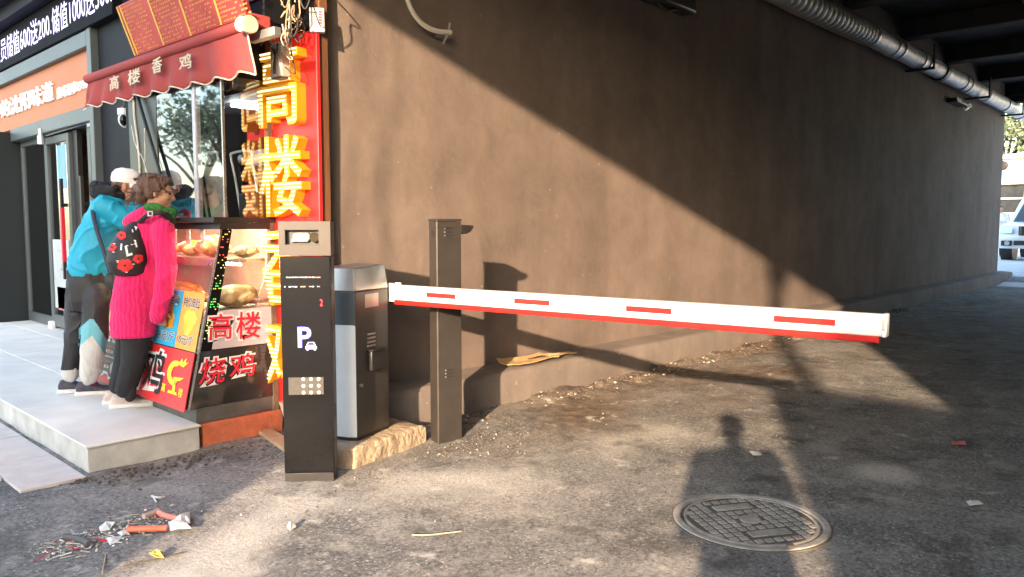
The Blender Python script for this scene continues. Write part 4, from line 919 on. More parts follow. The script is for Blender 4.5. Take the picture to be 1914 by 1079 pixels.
t = MB(); a, b = onx(252, 165, GX-.03), onx(306, 346, GX-.03); t.tube([a, b], .014, 8); t.tube([a+V((0, 0, .2)), a], .02, 8); t.build('strut', M['black'], aw)

mn = thing('menu_board', 'red leaning menu board with gold columns above the awning', 'menu board', (2.25, 5.2, 2.75))
bl, br_ = onx(251, 106, 2.32), onx(462, 32, 2.32); hv = V((-.16, .0, .30))
hv = onx(226, 38, 2.20)-bl; hv = V((hv.x, hv.y*.9, hv.z))
nM = (br_-bl).cross(hv).normalized(); nM = nM if nM.x < 0 else -nM
t = MB(); t.obox(bl, br_-bl, hv*1.35, -nM*.04); t.build('panel', M['menu'], mn, bevel=.004)
t = MB(); t2 = MB(); uu = br_-bl
for s_ in (.0, .03, .30, .55, .80):
    t.obox(bl+uu*(s_+.012)+hv*.02+nM*.001, uu*.010, hv*1.3, nM*.004)
for c_ in range(5):
    s0_ = (.055, .325, .575, .825, 1.2)[c_]
    for r_ in range(13):
        if s0_ > 1: continue
        q = s0_
        while q < s0_+.20:
            l_ = random.choice((.012, .018, .008)); 
            if random.random() < .78: t2.obox(bl+uu*q+hv*(.06+.098*r_)+nM*.001, uu*l_, hv*.042, nM*.002)
            q += l_+.006
t.build('gold_bar', M['yellow'], mn); t2.build('small_print', mat('faded_gold_print', (.72,.30,.10), .5), mn)

# ------------------------------------------------------------------ vertical sign with bulb letters
ga, gb = V((2.70, 4.775, 0)), V((2.76, 4.292, 0)); gu = (gb-ga).normalized(); GWD = (gb-ga).length; gn = V((gu.y, -gu.x, 0)); gn = gn if gn.x < 0 else -gn
vsn = thing('shop_sign', 'tall red vertical sign with glowing yellow bulb letters between the kiosk and the wall', 'shop sign', ga+gu*.24+V((0, 0, .22)))
t = MB(); t.obox(ga+V((0, 0, .20)), gu*GWD, V((0, 0, 2.44)), -gn*.03); t.build('panel', M['signred'], vsn, bevel=.006)
def bulb_letter(ch, s0_, s1_, z0, z1, bm_, step=.026):
    o = ga+gu*s0_+V((0, 0, z0)); u = gu*(s1_-s0_); v = V((0, 0, z1-z0))
    bx = glyphs(ch)[0]; x0, x1 = min(p.x for p in bx), max(p.x for p in bx); y0, y1 = min(p.y for p in bx), max(p.y for p in bx)
    vs, fs = glyphs(ch, .010, 0)
    P2 = [((p.x-x0)/(x1-x0)*(s1_-s0_), (p.y-y0)/(y1-y0)*(z1-z0)) for p in vs]
    bvh = BVHTree.FromPolygons([V((a, b, 0)) for a, b in P2], fs)
    t = MB(); write(t, ch, o, u, v, .0, bold=.014, depth=.075, ref=ch); 
    lt = t.build('letter', [M['lside'], M['lface']], vsn)
    inv = gn
    for p in lt.data.polygons:
        if p.normal.dot(gn) > .9: p.material_index = 1
    t = MB(); oct_v = [(1,0,0),(0,1,0),(-1,0,0),(0,-1,0),(.6,.6,.6),(-.6,.6,.6),(-.6,-.6,.6),(.6,-.6,.6),(0,0,1)]
    b = -.03
    while b < z1-z0+.04:
        a = -.03
        while a < s1_-s0_+.04:
            ok = all(bvh.ray_cast(V((a+da, b+db, 1)), V((0, 0, -1)))[0] is not None for da, db in ((.004, 0), (-.004, 0), (0, .004), (0, -.004)))
            if ok: t.ell(o+gu*a+V((0, 0, b))+gn*.077, .0068, n=7, m=5)
            a += step*.62
        b += step
    t.build('bulb_rows', bm_, lt)
bulb_letter('高', -.03, .385, 2.06, 2.585, M['bulb']); bulb_letter('楼', -.025, .405, 1.475, 1.985, M['bulb'])
bulb_letter('香', -.02, .40, .885, 1.40, M['bulb']); bulb_letter('鸡', -.02, .40, .30, .80, M['pinkbulb'])

# boxes and cable tangle over the sign
ob = ga+gu*.235+gn*.15
t = MB(); q = [ob+V((0, 0, 2.345)), ob+gu*.085+V((0, 0, 2.345))]
dv = thing('driver_box', 'beige slotted electrical box hanging in front of the red sign', 'electrical box', ob+V((0, 0, 2.345)))
t.obox(q[0]-gu*.015, gu*.115, V((0, 0, .22)), -gn*.06); t.build('case', mat('beige_box', (.52,.46,.38), .5, var=.1, scale=9), dv, bevel=.005)
t = MB(); t.obox(q[0]+gu*.014+V((0, 0, .02))+gn*.0005, gu*.030, V((0, 0, .155)), gn*.002); t.obox(q[0]-V((0, 0, .012)), gu*.088, V((0, 0, .012)), -gn*.058); t.build('grille', mat('box_grille', (.12,.115,.11), .5, .3), dv)
t = MB(); t.obox(q[0]+gu*.058+V((0, 0, .0)), gu*.004, V((0, 0, .2)), gn*.004); t.build('rib', M['metal'], dv)
cw_ = thing('control_box', 'pale grey control box tilted on the timber post above the red sign', 'control box', (2.74, 4.27, 2.78))
a = onx(584, 55, 2.72); t = MB(); t.obox(a+V((0, .03, -.008)), V((.075, -.055, .0)), V((.01, .02, .155)), V((.03, .045, 0))); t.build('case', mat('grey_box', (.48,.47,.45), .45, var=.12, scale=9), cw_, bevel=.006)
t = MB(); 
for k in range(5): t.obox(a+V((0, .03, -.008))+V((.075, -.055, 0))*.62+V((.01, .02, .155))*(.35+.11*k)+V((-.003, -.004, 0)), V((.075, -.055, 0))*.18, V((0, 0, .009)), V((-.001, -.0015, 0)))
t.build('red_print', M['crim'], cw_)
t = MB(); a, b = onx(463, 80, 2.36), onx(512, 66, 2.36); t.obox(a, b-a, (0, 0, .052), (.05, 0, 0)); tag(t.build('metal_bracket_bar', M['metal'], bevel=.004), 'zinc bar reaching from the awning end to the cable tangle', 'metal bar')
wt = thing('cable_tangle', 'knot of loose tan and cream cables hanging above the vertical red sign', 'cables', (2.62, 4.5, 2.7))
for nm, m_, cnt in (('tan_cable', 'tan', 13), ('cream_cable', 'cable', 7), ('dark_cable', 'cableb', 9)):
    for k in range(cnt):
        c = onx(random.uniform(512, 556), random.uniform(-20, 70), random.uniform(2.55, 2.68)); pts = [c+V((0, random.gauss(0, .01), .4*random.random()))]
        for i in range(7): c = c+V((random.gauss(0, .018), random.gauss(0, .045), random.gauss(-.015, .055))); pts.append(c)
        MB().tube(smoothpath(pts, 4), random.choice((.0035, .005)), 5).build(nm, M[m_], wt, smooth=60)
t = MB(); c = onx(521, 30, 2.64); t.box((2.62, c.y-.09, 2.70), (2.69, c.y+.05, 2.86)); t.build('meter', mat('tangle_box', (.30,.26,.21), .7, var=.5, scale=18), wt, bevel=.01)
t = MB(); t.tube(smoothpath([onx(498, 470, 2.62), onx(496, 510, 2.6), onx(486, 545, 2.6), onx(472, 590, 2.63)], 6), .0045, 6); tag(t.build('power_cable', M['cable']), 'thin cream cable trailing down the kiosk side glass', 'cable')

# ------------------------------------------------------------------ neighbouring shop front
FX = 3.0
def fy(px, X=FX): return onx(px, 420, X).y
sh = thing('glass_door_shop', 'dark grey shop with glass double doors left of the kiosk', 'shop', (FX, 10, ST))
yR, yL = fy(209), fy(44)
t = MB(); t.box((2.57, yL, .1), (3.5, 17, 2.62)); t.build('side_wall', M['dkgrey'], sh, bevel=.006)
t = MB(); t.box((2.93, 6.345, .1), (3.3, yR-.02, 5.0)); t.build('pillar', M['dkclad'], sh, bevel=.006)
t = MB(); t.box((2.86, yR-.01, .15), (3.2, yR+.10, 3.42)); t.build('jamb', M['frame'], sh, bevel=.006)
t = MB(); t.box((2.90, yR+.10, 2.50), (3.3, yL, 2.66)); t.build('lintel', M['frame'], sh, bevel=.01)
t = MB(); t.box((2.86, yR+.1, 3.235), (3.3, 17, 3.40)); t.build('sign_frame', M['frame'], sh, bevel=.01)
t = MB(); t.box((2.70, 7.90, 3.87), (3.4, 17, 5.4)); t.box((2.55, 7.9, 4.02), (2.72, 17, 4.10)); t.build('upper_cladding', mat('blue_grey_cladding', (.016,.017,.024), .65, var=.35, scale=2, spec=.15), sh)
t = MB(); t.box((5.8, yR-.2, .1), (5.9, yL+.5, 2.8)); t.box((3.0, yL+.4, .1), (5.9, yL+.45, 2.8)); t.box((3.3, yR-.25, .1), (5.9, yR-.2, 2.8)); t.box((3.3, yR-.2, 2.7), (5.9, yL+.4, 2.75)); t.build('interior', M['inside'], sh)
t = MB(); t.box((3.02, yR, .10), (5.8, yL, .165)); t.build('interior_floor', M['stepside'], sh)
def leaf_(name, y0, y1, z0, z1, x, fw, gm_, parent):
    root = MB(); 
    for a in ((y0, y0+fw, z0, z1), (y1-fw, y1, z0, z1), (y0+fw, y1-fw, z0, z0+fw*1.7), (y0+fw, y1-fw, z1-fw, z1)): root.box((x, a[0], a[2]), (x+.05, a[1], a[3]))
    o = root.build(name, M['frame'], parent, bevel=.004)
    t = MB(); t.box((x+.02, y0+fw, z0+fw*1.7), (x+.028, y1-fw, z1-fw)); t.build('pane', gm_, o); return o
sd_ = leaf_('side_light', fy(92), yL-.02, .17, 2.5, FX, .07, M['dglass'], sh)
d1 = leaf_('door', fy(138), fy(93), .19, 2.47, FX-.02, .085, M['dglass'], sh)
d2 = leaf_('door', yR+.11, fy(173), .19, 2.47, FX-.02, .085, M['dglass'], sh)
t = MB(); t.box((FX+.02, fy(147), .17), (FX+.07, fy(138)-.002, 2.49)); t.build('door_edge', M['black'], sh)
t = MB(); t.box((FX+.12, fy(173), .17), (FX+.9, fy(172)+.05, 2.5)); t.build('inner_panel', mat('brown_inner_panel', (.20,.105,.05), .5, var=.3), sh)
def handle(px, par, red):
    y = fy(px, FX-.08); zt, zb = 1.95, .92
    t = MB(); t.box((FX-.10, y-.022, zb if not red else 1.62), (FX-.065, y+.022, zt)); t.box((FX-.07, y-.012, zt-.32), (FX-.02, y+.012, zt-.28)); t.build('handle', M['black'], par, bevel=.004)
    if red: t = MB(); t.box((FX-.102, y-.024, 1.0), (FX-.063, y+.024, 1.62)); t.box((FX-.10, y-.022, .80), (FX-.065, y+.022, 1.0), 1); t.build('handle_lower', [M['crim'], M['black']], par, bevel=.004)  # lower half of the handle, crimson above black
handle(118, d1, True); handle(156, d2, False)
def film(name, px0, px1, z0, z1, m_, par): t = MB(); t.box((FX-.003, fy(px1), z0), (FX-.001, fy(px0), z1)); return t.build(name, m_, par)
film('blue_sticker', 113, 128, 1.85, 2.35, mat('blue_film', (.12,.36,.75), .3, var=.2, scale=5), d1); film('pink_notice', 186, 204, 1.55, 2.05, mat('pink_film', (.70,.13,.20), .3, var=.2, scale=5), d2)
film('pale_film', 97, 127, .42, 1.25, mat('pale_film', (.55,.58,.57), .3, var=.2, scale=2), d1); film('pink_notice', 102, 128, .40, .68, mat('pink_film_low', (.55,.18,.20), .3, var=.3, scale=5), d1)
t = MB(); a = onx(162, 238, FX-.06); b = onx(190, 231, FX-.06); t.obox(a, b-a, (0, 0, .06), (.05, 0, 0)); t.obox(onx(85, 255, FX-.05), onx(186, 224, FX-.05)-onx(85, 255, FX-.05), (0, 0, .015), (.02, 0, 0)); t.build('door_closer', M['metal'], d2, bevel=.004)
p = onx(77, 262, FX-.10); t = MB(); t.cyl(p+V((0, 0, -.05)), p+V((0, 0, .05)), .042, n=16); t.cyl(p+V((0, 0, .05)), p+V((0, 0, .13)), .03, n=12); tag(t.build('alarm_sensor', M['metal'], smooth=40), 'small pale metal sensor above the left glass door', 'sensor')
p = onx(97, 605, FX-.04); t = MB(); t.box((p.x-.03, p.y-.05, ST), (p.x+.03, p.y+.05, ST+.09)); tag(t.build('door_stop', M['pw'], bevel=.01), 'small white block on the threshold of the glass door', 'door stop')

osn = thing('fascia_sign', 'orange illuminated fascia sign with white characters over the glass doors', 'shop sign', (2.93, 11, 2.68))
t = MB(); t.box((2.92, yR+.22, 2.66), (3.0, 17, 3.23)); t.build('face', M['orange'], osn)
t = MB(); t.box((2.90, yR+.10, 2.66), (3.0, yR+.22, 3.23)); t.build('end_trim', M['frame'], osn)
def sgn(mb, txt, pxl, pxr, zl0, zl1, X, bold, depth):
    zm = (zl0+zl1)/2
    def fz(px):
        y_ = fy(px, X)
        for _ in range(6): y_ = onx(px, pix((X, y_, zm))[1], X).y
        return y_
    y0, y1 = fz(pxl), fz(pxr); write(mb, txt, (X, y0, zl0), (0, y1-y0, 0), (0, 0, zl1-zl0), 0, bold=bold, depth=depth)
t = MB(); yy0, yy1 = fy(-52, 2.9), fy(101, 2.9); sgn(t, '记忆中的沈阳味道', -42, 101, onx(50, 206, 2.915).z, onx(50, 171, 2.915).z, 2.915, .010, .02); t.build('characters', M['wletter'], osn)
t = MB(); sgn(t, '童味故事1996', 108, 166, onx(135, 177, 2.915).z, onx(135, 155, 2.915).z, 2.915, .012, .015); t.build('small_characters', M['wletter'], osn)
led = thing('led_ticker', 'black scrolling LED sign with blue white characters along the top of the shop', 'LED sign', (2.9, 11, 3.42))
t = MB(); t.box((2.84, 7.86, 3.405), (2.98, 17, 3.86)); t.build('board', M['ledbd'], led, bevel=.01)
t = MB(); sgn(t, '会员储值600送200.', -10, 95, 3.50, 3.78, 2.836, .004, 0); sgn(t, '储值1000送300.', 97, 208, 3.50, 3.78, 2.836, .004, 0); sgn(t, '周三', 222, 258, 3.50, 3.78, 2.836, .004, 0); t.build('characters', M['ledw'], led)

cc = thing('security_camera', 'white dome security camera hanging on the dark pillar above the man', 'security camera', onx(235, 222, 2.86))
p = onx(235, 224, 2.86); t = MB(); t.ell(p, (.066, .066, .078)); t.cyl(p+V((0, 0, .04)), p+V((0, 0, .10)), .068, n=20); t.build('dome', M['white'], cc, smooth=50)
t = MB(); t.ell(p+V((-.036, -.040, -.012)), (.034, .034, .052)); t.build('lens', M['gloss'], cc, smooth=50)
t = MB(); t.cyl(p+V((0, 0, .10)), p+V((0, 0, .35)), .014, n=8); t.box((p.x-.03, p.y-.03, p.z+.10), (2.93, p.y+.03, p.z+.12)); t.build('mount', M['black'], cc)
t = MB(); t.tube(smoothpath([onx(249, 150, 2.352), onx(251, 215, 2.352), onx(258, 270, 2.352), onx(262, 330, 2.352), onx(262, 420, 2.352)], 4), .0085, 8); tag(t.build('wall_conduit', M['cable']), 'white conduit running down the dark kiosk end beside the security camera', 'conduit')
t = MB(); t.tube(smoothpath([onx(246, 235, 2.3), onx(253, 270, 2.31), onx(268, 300, 2.3), onx(280, 345, 2.3)], 4), .0032, 6); t.tube([onx(270, 240, 2.31), onx(272, 335, 2.31)], .0032, 6); tag(t.build('hanging_cable', M['cable']), 'thin pale cables looping down beside the white conduit', 'cable')

# ------------------------------------------------------------------ people
def shoe(parent, heel, toe, wd, h, up_m, sole_m, zs, tongue=None):
    heel, toe = V((heel[0], heel[1], zs)), V((toe[0], toe[1], zs)); d = (toe-heel).normalized(); L_ = (toe-heel).length; s = V((-d.y, d.x, 0)); z = V((0, 0, 1))
    rg = []
    for f_, w_, hh in ((0, .30, .5), (.03, .62, .55), (.12, .80, .58), (.35, .80, .5), (.65, 1, .42), (.85, .86, .40), (.96, .52, .38), (1, .22, .36)): rg.append((f_, w_*wd/2))
    out = [(heel+d*L_*f_+s*w_) for f_, w_ in rg]+[(heel+d*L_*f_-s*w_) for f_, w_ in rg[::-1]]
    mid_ = heel+d*L_*.5; root = MB(); root.prism([mid_+(p-mid_)*1.05+z*.001 for p in out], z*.033); so_ = root.build('shoe', sole_m, parent, bevel=.008)
    t = MB(); rings = []
    for f_, w_, hh in ((.01, .34, .55), (.06, .70, .92), (.16, .78, 1.0), (.30, .76, .98), (.42, .80, .80), (.58, .90, .60), (.78, .88, .46), (.92, .62, .38), (.985, .28, .28)):
        c = heel+d*L_*f_; rings.append((c+z*(.026+hh*h/2-.006), w_*wd/2*.97, hh*h/2, s, z))
    t.loft(rings, 18, power=2.5); t.build('upper', up_m, so_, smooth=70)
    if tongue: t = MB(); t.ell(heel+d*L_*.42+z*(h*.86), (.035, .03, .03)); t.build('tongue', tongue, so_, smooth=60)
    return so_
def hand(mb, wrist, d, palm_n, s=1.0, curl=.5):
    """Palm, four unequal curled fingers and a thumb from the side of the palm."""
    wrist, d = V(wrist), V(d).normalized(); pn = (V(palm_n)-d*V(palm_n).dot(d)).normalized(); sd = d.cross(pn)
    mb.loft([(wrist-d*.01, .026*s, .020*s, sd, pn), (wrist+d*.03*s, .036*s, .016*s, sd, pn), (wrist+d*.075*s, .041*s, .014*s, sd, pn), (wrist+d*.09*s, .036*s, .010*s, sd, pn)], 12)
    for k, L_ in enumerate((.066, .074, .069, .053)):
        b = wrist+d*.085*s+sd*(.031-.0205*k)*s; a = curl
        m1 = b+(d*math.cos(a*.6)+pn*math.sin(a*.6))*L_*.45*s; m2 = m1+(d*math.cos(a*1.5)+pn*math.sin(a*1.5))*L_*.33*s; m3 = m2+(d*math.cos(a*2.1)+pn*math.sin(a*2.1))*L_*.25*s
        mb.limb(b, .0095*s, m1, .0088*s, 8); mb.limb(m1, .0088*s, m2, .008*s, 8); mb.limb(m2, .008*s, m3, .007*s, 8)
    b = wrist+d*.025*s+sd*.03*s; m1 = b+(d*.6+sd*.75+pn*.2).normalized()*.042*s; m2 = m1+(d*.9+sd*.3+pn*.35).normalized()*.032*s
    mb.limb(b, .0125*s, m1, .0105*s, 8); mb.limb(m1, .0105*s, m2, .0085*s, 8)
def head(mb, c, f, up_, s=1.0):
    """Skull, jaw, brow, nose, lips, chin and ears around centre c, facing f."""
    c, f, up_ = V(c), V(f).normalized(), V(up_); up_ = (up_-f*up_.dot(f)).normalized(); l = up_.cross(f)
    Mx = Matrix((f, l, up_)).transposed(); P_ = lambda a, b, h: c+f*a*s+l*b*s+up_*h*s
    mb.ell(P_(-.012, 0, .028), (.098*s, .076*s, .092*s), Mx); mb.ell(P_(.026, 0, -.035), (.062*s, .058*s, .072*s), Mx); mb.ell(P_(.062, 0, -.088), (.026*s, .026*s, .022*s), Mx)
    mb.ell(P_(.068, 0, .028), (.024*s, .052*s, .016*s), Mx); mb.limb(P_(.083, 0, .012), .010*s, P_(.106, 0, -.024), .013*s, 10)
    mb.ell(P_(.094, .0, -.028), (.014*s, .020*s, .010*s), Mx)
    for h in (-.052, -.066): mb.ell(P_(.084, 0, h), (.012*s, .026*s, .0075*s), Mx)
    for k in (-1, 1):
        mb.ell(P_(.058, .042*k, -.018), (.028*s, .022*s, .024*s), Mx); mb.ell(P_(-.008, .079*k, -.004), (.018*s, .010*s, .031*s), Mx)
    return P_, Mx
def eyes(parent, P_, Mx, s=1.0):
    for k in (-1, 1): t = MB(); t.ell(P_(.076, .031*k, .006), (.010*s, .014*s, .008*s), Mx, 10, 8); t.build('eye', M['gloss'], parent, smooth=60)

RH, FH = V((RT.x, RT.y, 0)).normalized(), V((FW.x, FW.y, 0)).normalized(); Z = V((0, 0, 1))
# --- woman in pink
DW = 5.22; k1 = DW/FPX
wj = lambda x, y, d=0: at(x, y, DW+d)
wo = thing('person', 'woman in a long pink cable knit coat and black trousers peering into the food case', 'person', onz(240, 755, ST))
wf_ = (RH*.93+FH*.34).normalized()
t = MB()
P_, Mx = head(t, wj(295, 361), (wf_-Z*.16), Z, .98)
t.limb(wj(291, 372), .052, wj(284, 410), .058); t.loft([(wj(284, 415), .10, .07, RH, FH), (wj(280, 470), .12, .09, RH, FH), (wj(256, 560), .10, .08, RH, FH), (wj(250, 618), .09, .07, RH, FH)], 20)
t.limb(wj(254, 620), .055, wj(248, 680), .04); t.limb(wj(248, 680), .04, wj(243, 742), .036); t.limb(wj(244, 620, .1), .055, wj(234, 680, .11), .04); t.limb(wj(234, 680, .11), .04, wj(226, 736, .14), .036)
t.limb(wj(302, 435, -.09), .04, wj(311, 515, -.11), .036); t.limb(wj(311, 515, -.11), .034, wj(298, 575, -.09), .026)
lw = V((2.27, 5.62, 1.478)); t.limb(wj(270, 430, .16), .052, wj(305, 500, .26), .04); t.limb(wj(305, 500, .26), .04, lw, .027); hand(t, lw, V((.6, -.5, -.05)), V((0, 0, -1)), .95, .35)
hand(t, wj(297, 578, -.08), V((0, 0, -1))+RH*.1, FH, .9, .6)
fuse(t, 'body', [M['skin'], M['blackcl']], wo, .0065, 5, lambda c: 1 if c.z < ST+.22 else 0); eyes(wo, P_, Mx, .98)
# coat
t = MB(); W = RH; D_ = FH
t.loft([(wj(249, 630), .140, .118, W, D_), (wj(249, 620), .148, .126, W, D_), (wj(250, 595), .150, .132, W, D_), (wj(253, 560), .148, .134, W, D_), (wj(259, 520), .145, .132, W, D_), (wj(267, 480), .143, .130, W, D_), (wj(277, 443), .140, .126, W, D_), (wj(285, 416), .122, .108, W, D_), (wj(290, 399), .075, .075, W, D_)], 26)
t.ell(wj(265, 408, .03), (.118, .115, .062), Matrix((RH, FH, Z)).transposed() @ Matrix.Rotation(-.35, 3, 'Y')); t.limb(wj(248, 415, .02), .062, wj(284, 396, .0), .062); t.limb(wj(300, 398, -.05), .045, wj(276, 402, .08), .05)
t.limb(wj(304, 430, -.09), .075, wj(311, 515, -.11), .065); t.limb(wj(311, 515, -.11), .065, wj(296, 592, -.09), .052)
t.limb(wj(272, 432, .13), .08, wj(304, 502, .24), .066); t.limb(wj(304, 502, .24), .064, lw+V((-.04, .03, .01)), .046)
fuse(t, 'coat', M['knit'], wo, .009, 5, None, (.007, 6, .8))
t = MB(); t.limb(wj(255, 612, -.0), .100, wj(249, 680), .080); t.limb(wj(249, 680), .080, wj(233, 727), .064); t.limb(wj(246, 612, .1), .095, wj(235, 680, .12), .078); t.limb(wj(235, 680, .12), .078, wj(220, 722, .15), .058)
fuse(t, 'trousers', M['blackcl'], wo, .009, 5, None, (.006, 9, .6))
t = MB(); sc_c = wj(297, 391)
for k in range(16):
    a = 2*math.pi*k/16; q = sc_c+RH*(.078*math.cos(a)+.012)+FH*.075*math.sin(a)+Z*(.012*math.sin(a*3)-.022*math.cos(a)); q2 = sc_c+RH*(.078*math.cos(a+.4)+.012)+FH*.075*math.sin(a+.4)+Z*(.012*math.sin(a*3+1.2)-.022*math.cos(a+.4)); t.limb(q, .031, q2, .031, 8)
t.limb(wj(317, 396, -.02), .036, wj(323, 416, .0), .022); fuse(t, 'scarf', M['scarf'], wo, .009, 4)
t = MB(); hm = Mx; t.ell(P_(-.030, 0, .048), (.102, .088, .086), hm); t.ell(P_(.018, 0, .092), (.068, .07, .034), hm); t.ell(P_(-.098, .0, -.002), (.060, .066, .052), hm); t.ell(P_(-.10, -.01, -.05), (.048, .052, .040), hm); t.ell(P_(-.045, -.052, .0), (.045, .028, .05), hm); t.ell(P_(-.045, .052, .0), (.045, .028, .05), hm)
for k in range(60):
    a, b = random.uniform(-2.6, .9), random.uniform(-1, 1); q = P_(-.03+.10*math.cos(a)*math.sqrt(1-b*b*.8), .088*b, .045+.085*math.sin(-a)*.8 if a < 0 else .02); t.limb(q, .011, q+V((random.gauss(0, .02), random.gauss(0, .02), random.gauss(-.012, .018)))-wf_*.025, .005, 6)
fuse(t, 'hair', M['hair'], wo, .006, 3, None, (.010, 16, .6))
t = MB()
for k in range(46):
    b = random.uniform(-1, 1); q = P_(random.uniform(-.12, .05), .06*b, random.uniform(.05, .11)); t.tube([q, q+V((random.gauss(0, .014), random.gauss(0, .014), random.uniform(0, .018))), q+V((random.gauss(0, .025), random.gauss(0, .025), random.gauss(.01, .014)))-wf_*.03], .0011, 4)
for k in range(70):
    q = P_(random.uniform(-.15, -.06), random.uniform(-.06, .05), random.uniform(-.08, .02)); t.tube([q, q-wf_*.03+V((0, 0, random.gauss(-.01, .015))), q-wf_*.05+V((random.gauss(0, .02), random.gauss(0, .02), random.gauss(-.03, .03)))], .0016, 4)
t.build('loose_hair', M['hair'], wo)
h1, t1 = onz(206, 764, ST), onz(291, 757, ST); shoe(wo, h1, t1, .105, .075, M['shoeb'], M['sole'], ST); sft = V((-.03, .15, 0)); shoe(wo, onz(193, 757, ST), onz(193, 757, ST)+(t1-h1), .10, .075, M['shoeb'], M['sole'], ST)
# shoulder strap and patterned bag
bagt = thing('backpack', 'black nylon backpack with red poppies and white letters hanging from the woman in pink', 'backpack', wj(240, 470, -.1))
t = MB(); bx_, by_ = RH, FH
t.loft([(wj(240, 516, -.10), .075, .05, bx_, by_), (wj(239, 510, -.10), .112, .085, bx_, by_), (wj(238, 488, -.11), .132, .105, bx_, by_), (wj(240, 462, -.10), .122, .105, bx_, by_), (wj(246, 438, -.08), .092, .085, bx_, by_), (wj(254, 420, -.06), .055, .055, bx_, by_), (wj(257, 414, -.05), .03, .03, bx_, by_)], 24)
bagm = fuse(t, 'bag', M['bagk'], bagt, .009, 3)
bvb = None
def onbag(px, py): 
    r = ray(px, py).normalized(); off = wloc(bagm); hit = bagm.ray_cast(CAM-off, r); 
    return (hit[1]+off, hit[2]) if hit[0] else (None, None)
bpy.context.view_layer.update()
t, t2, t3 = MB(), MB(), MB()
def patch(mb, cx_, cy_, poly, lift=.004):
    pts = [onbag(cx_+a, cy_+b) for a, b in poly]
    if any(p[0] is None for p in pts): return
    n = sum((p[1] for p in pts), V((0, 0, 0))).normalized(); mb.prism([p[0]+n*lift for p in pts], -n*.003)
for cx_, cy_, r_ in ((234, 496, 15), (258, 484, 10), (211, 463, 8), (228, 441, 9)):
    for q in range(5):
        a0 = q*1.257+cx_; c_, d_2 = cx_+.5*r_*math.cos(a0), cy_+.45*r_*math.sin(a0); patch(t, c_, d_2, [(.55*r_*math.cos(a), .42*r_*math.sin(a)) for a in [k*.785 for k in range(8)]], .003+.0012*q)
    patch(t3, cx_, cy_, [(2.5*math.cos(k*1.05), 2*math.sin(k*1.05)) for k in range(6)], .010)
patch(t2, 236, 470, [(-3, -10), (1, -10), (4, 5), (11, 3), (12, 7), (1, 10)]); patch(t2, 228, 462, [(-2, -6), (1, -6), (0, 6), (-3, 6)]); patch(t2, 253, 446, [(-7, -16), (-5, -17), (4, 16), (1, 17)]); patch(t2, 254, 427, [(-3, -4), (3, -2), (0, 4)])
for k in range(16): 
    a, b = random.uniform(204, 262), random.uniform(448, 510); patch(t2, a, b, [(-2.2, -1), (2.2, -.6), (2, .8), (-2, .6)], .003)
t.build('poppy', M['flower'], bagm); t2.build('white_letters', M['pw'], bagm); t3.build('poppy_centre', M['bagk'], bagm)
t = MB()
def strap(pts, w_, name, par, m_):
    t = MB(); P = smoothpath(pts, 6); vs, fs = [], []
    for i, p in enumerate(P):
        d = (P[min(i+1, len(P)-1)]-P[max(i-1, 0)]).normalized(); v = (CAM-p).normalized(); s = d.cross(v).normalized()
        vs += [p-s*w_/2, p+s*w_/2]
    for i in range(len(P)-1): fs.append((2*i, 2*i+1, 2*i+3, 2*i+2))
    o = t.add(vs, fs).build(name, m_, par, smooth=80); o.modifiers.new('solid', 'SOLIDIFY').thickness = .005; return o
so_ = strap([wj(257, 418, -.10), wj(270, 407, -.172), wj(284, 400, -.185), wj(300, 398, -.178), wj(316, 405, -.13), wj(326, 420, -.06)], .030, 'shoulder_strap', bagt, M['bagk'])
t = MB(); c = wj(281, 399.5, -.192); t.obox(c-RH*.018-Z*.018, RH*.036, Z*.008, -FH*.004); t.obox(c-RH*.018+Z*.010, RH*.036, Z*.008, -FH*.004); t.obox(c-RH*.018-Z*.018, RH*.008, Z*.036, -FH*.004); t.obox(c+RH*.010-Z*.018, RH*.008, Z*.036, -FH*.004); t.build('buckle', M['metal'], so_)

# --- man in teal
DM = 5.66; mj = lambda x, y, d=0: at(x, y, DM+d)
mo = thing('person', 'man in a white cap, teal jacket and black track trousers bending towards the food case', 'person', onz(150, 735, ST))
mf = (RH*.96+FH*.25).normalized()
t = MB(); P_, Mx = head(t, mj(239, 349), mf-Z*.12, Z+RH*.10, 1.0)
t.limb(mj(228, 360), .058, mj(208, 385), .05); t.loft([(mj(204, 382), .11, .08, RH, FH), (mj(190, 420), .11, .08, RH, FH), (mj(172, 490), .11, .08, RH, FH), (mj(170, 530), .11, .08, RH, FH)], 20)
t.limb(mj(153, 545, .05), .055, mj(144, 620, .03), .04); t.limb(mj(144, 620, .03), .04, mj(133, 706, .02), .036); t.limb(mj(180, 545, -.06), .055, mj(178, 615, -.09), .04); t.limb(mj(178, 615, -.09), .04, mj(164, 712, -.04), .036)
mw1, mw2 = V((2.29, 6.02, 1.49)), V((2.30, 5.86, 1.485))
t.limb(mj(192, 388, -.11), .04, mj(234, 410, -.05), .042); t.limb(mj(234, 410, -.05), .042, mw2+V((0, .1, .04)), .03); hand(t, mw2, V((.5, -.6, -.05)), V((0, 0, -1)), 1, .4); t.limb(mw2+V((0, .1, .04)), .03, mw2, .026)
t.limb(mj(205, 388, .14), .04, mj(238, 420, .24), .042); t.limb(mj(238, 420, .24), .042, mw1, .027); hand(t, mw1, V((.7, -.4, -.05)), V((0, 0, -1)), 1, .4)
fuse(t, 'body', [M['skin'], M['pantw']], mo, .0065, 5, lambda c: 1 if c.z < ST+.2 else 0); eyes(mo, P_, Mx)
t = MB()
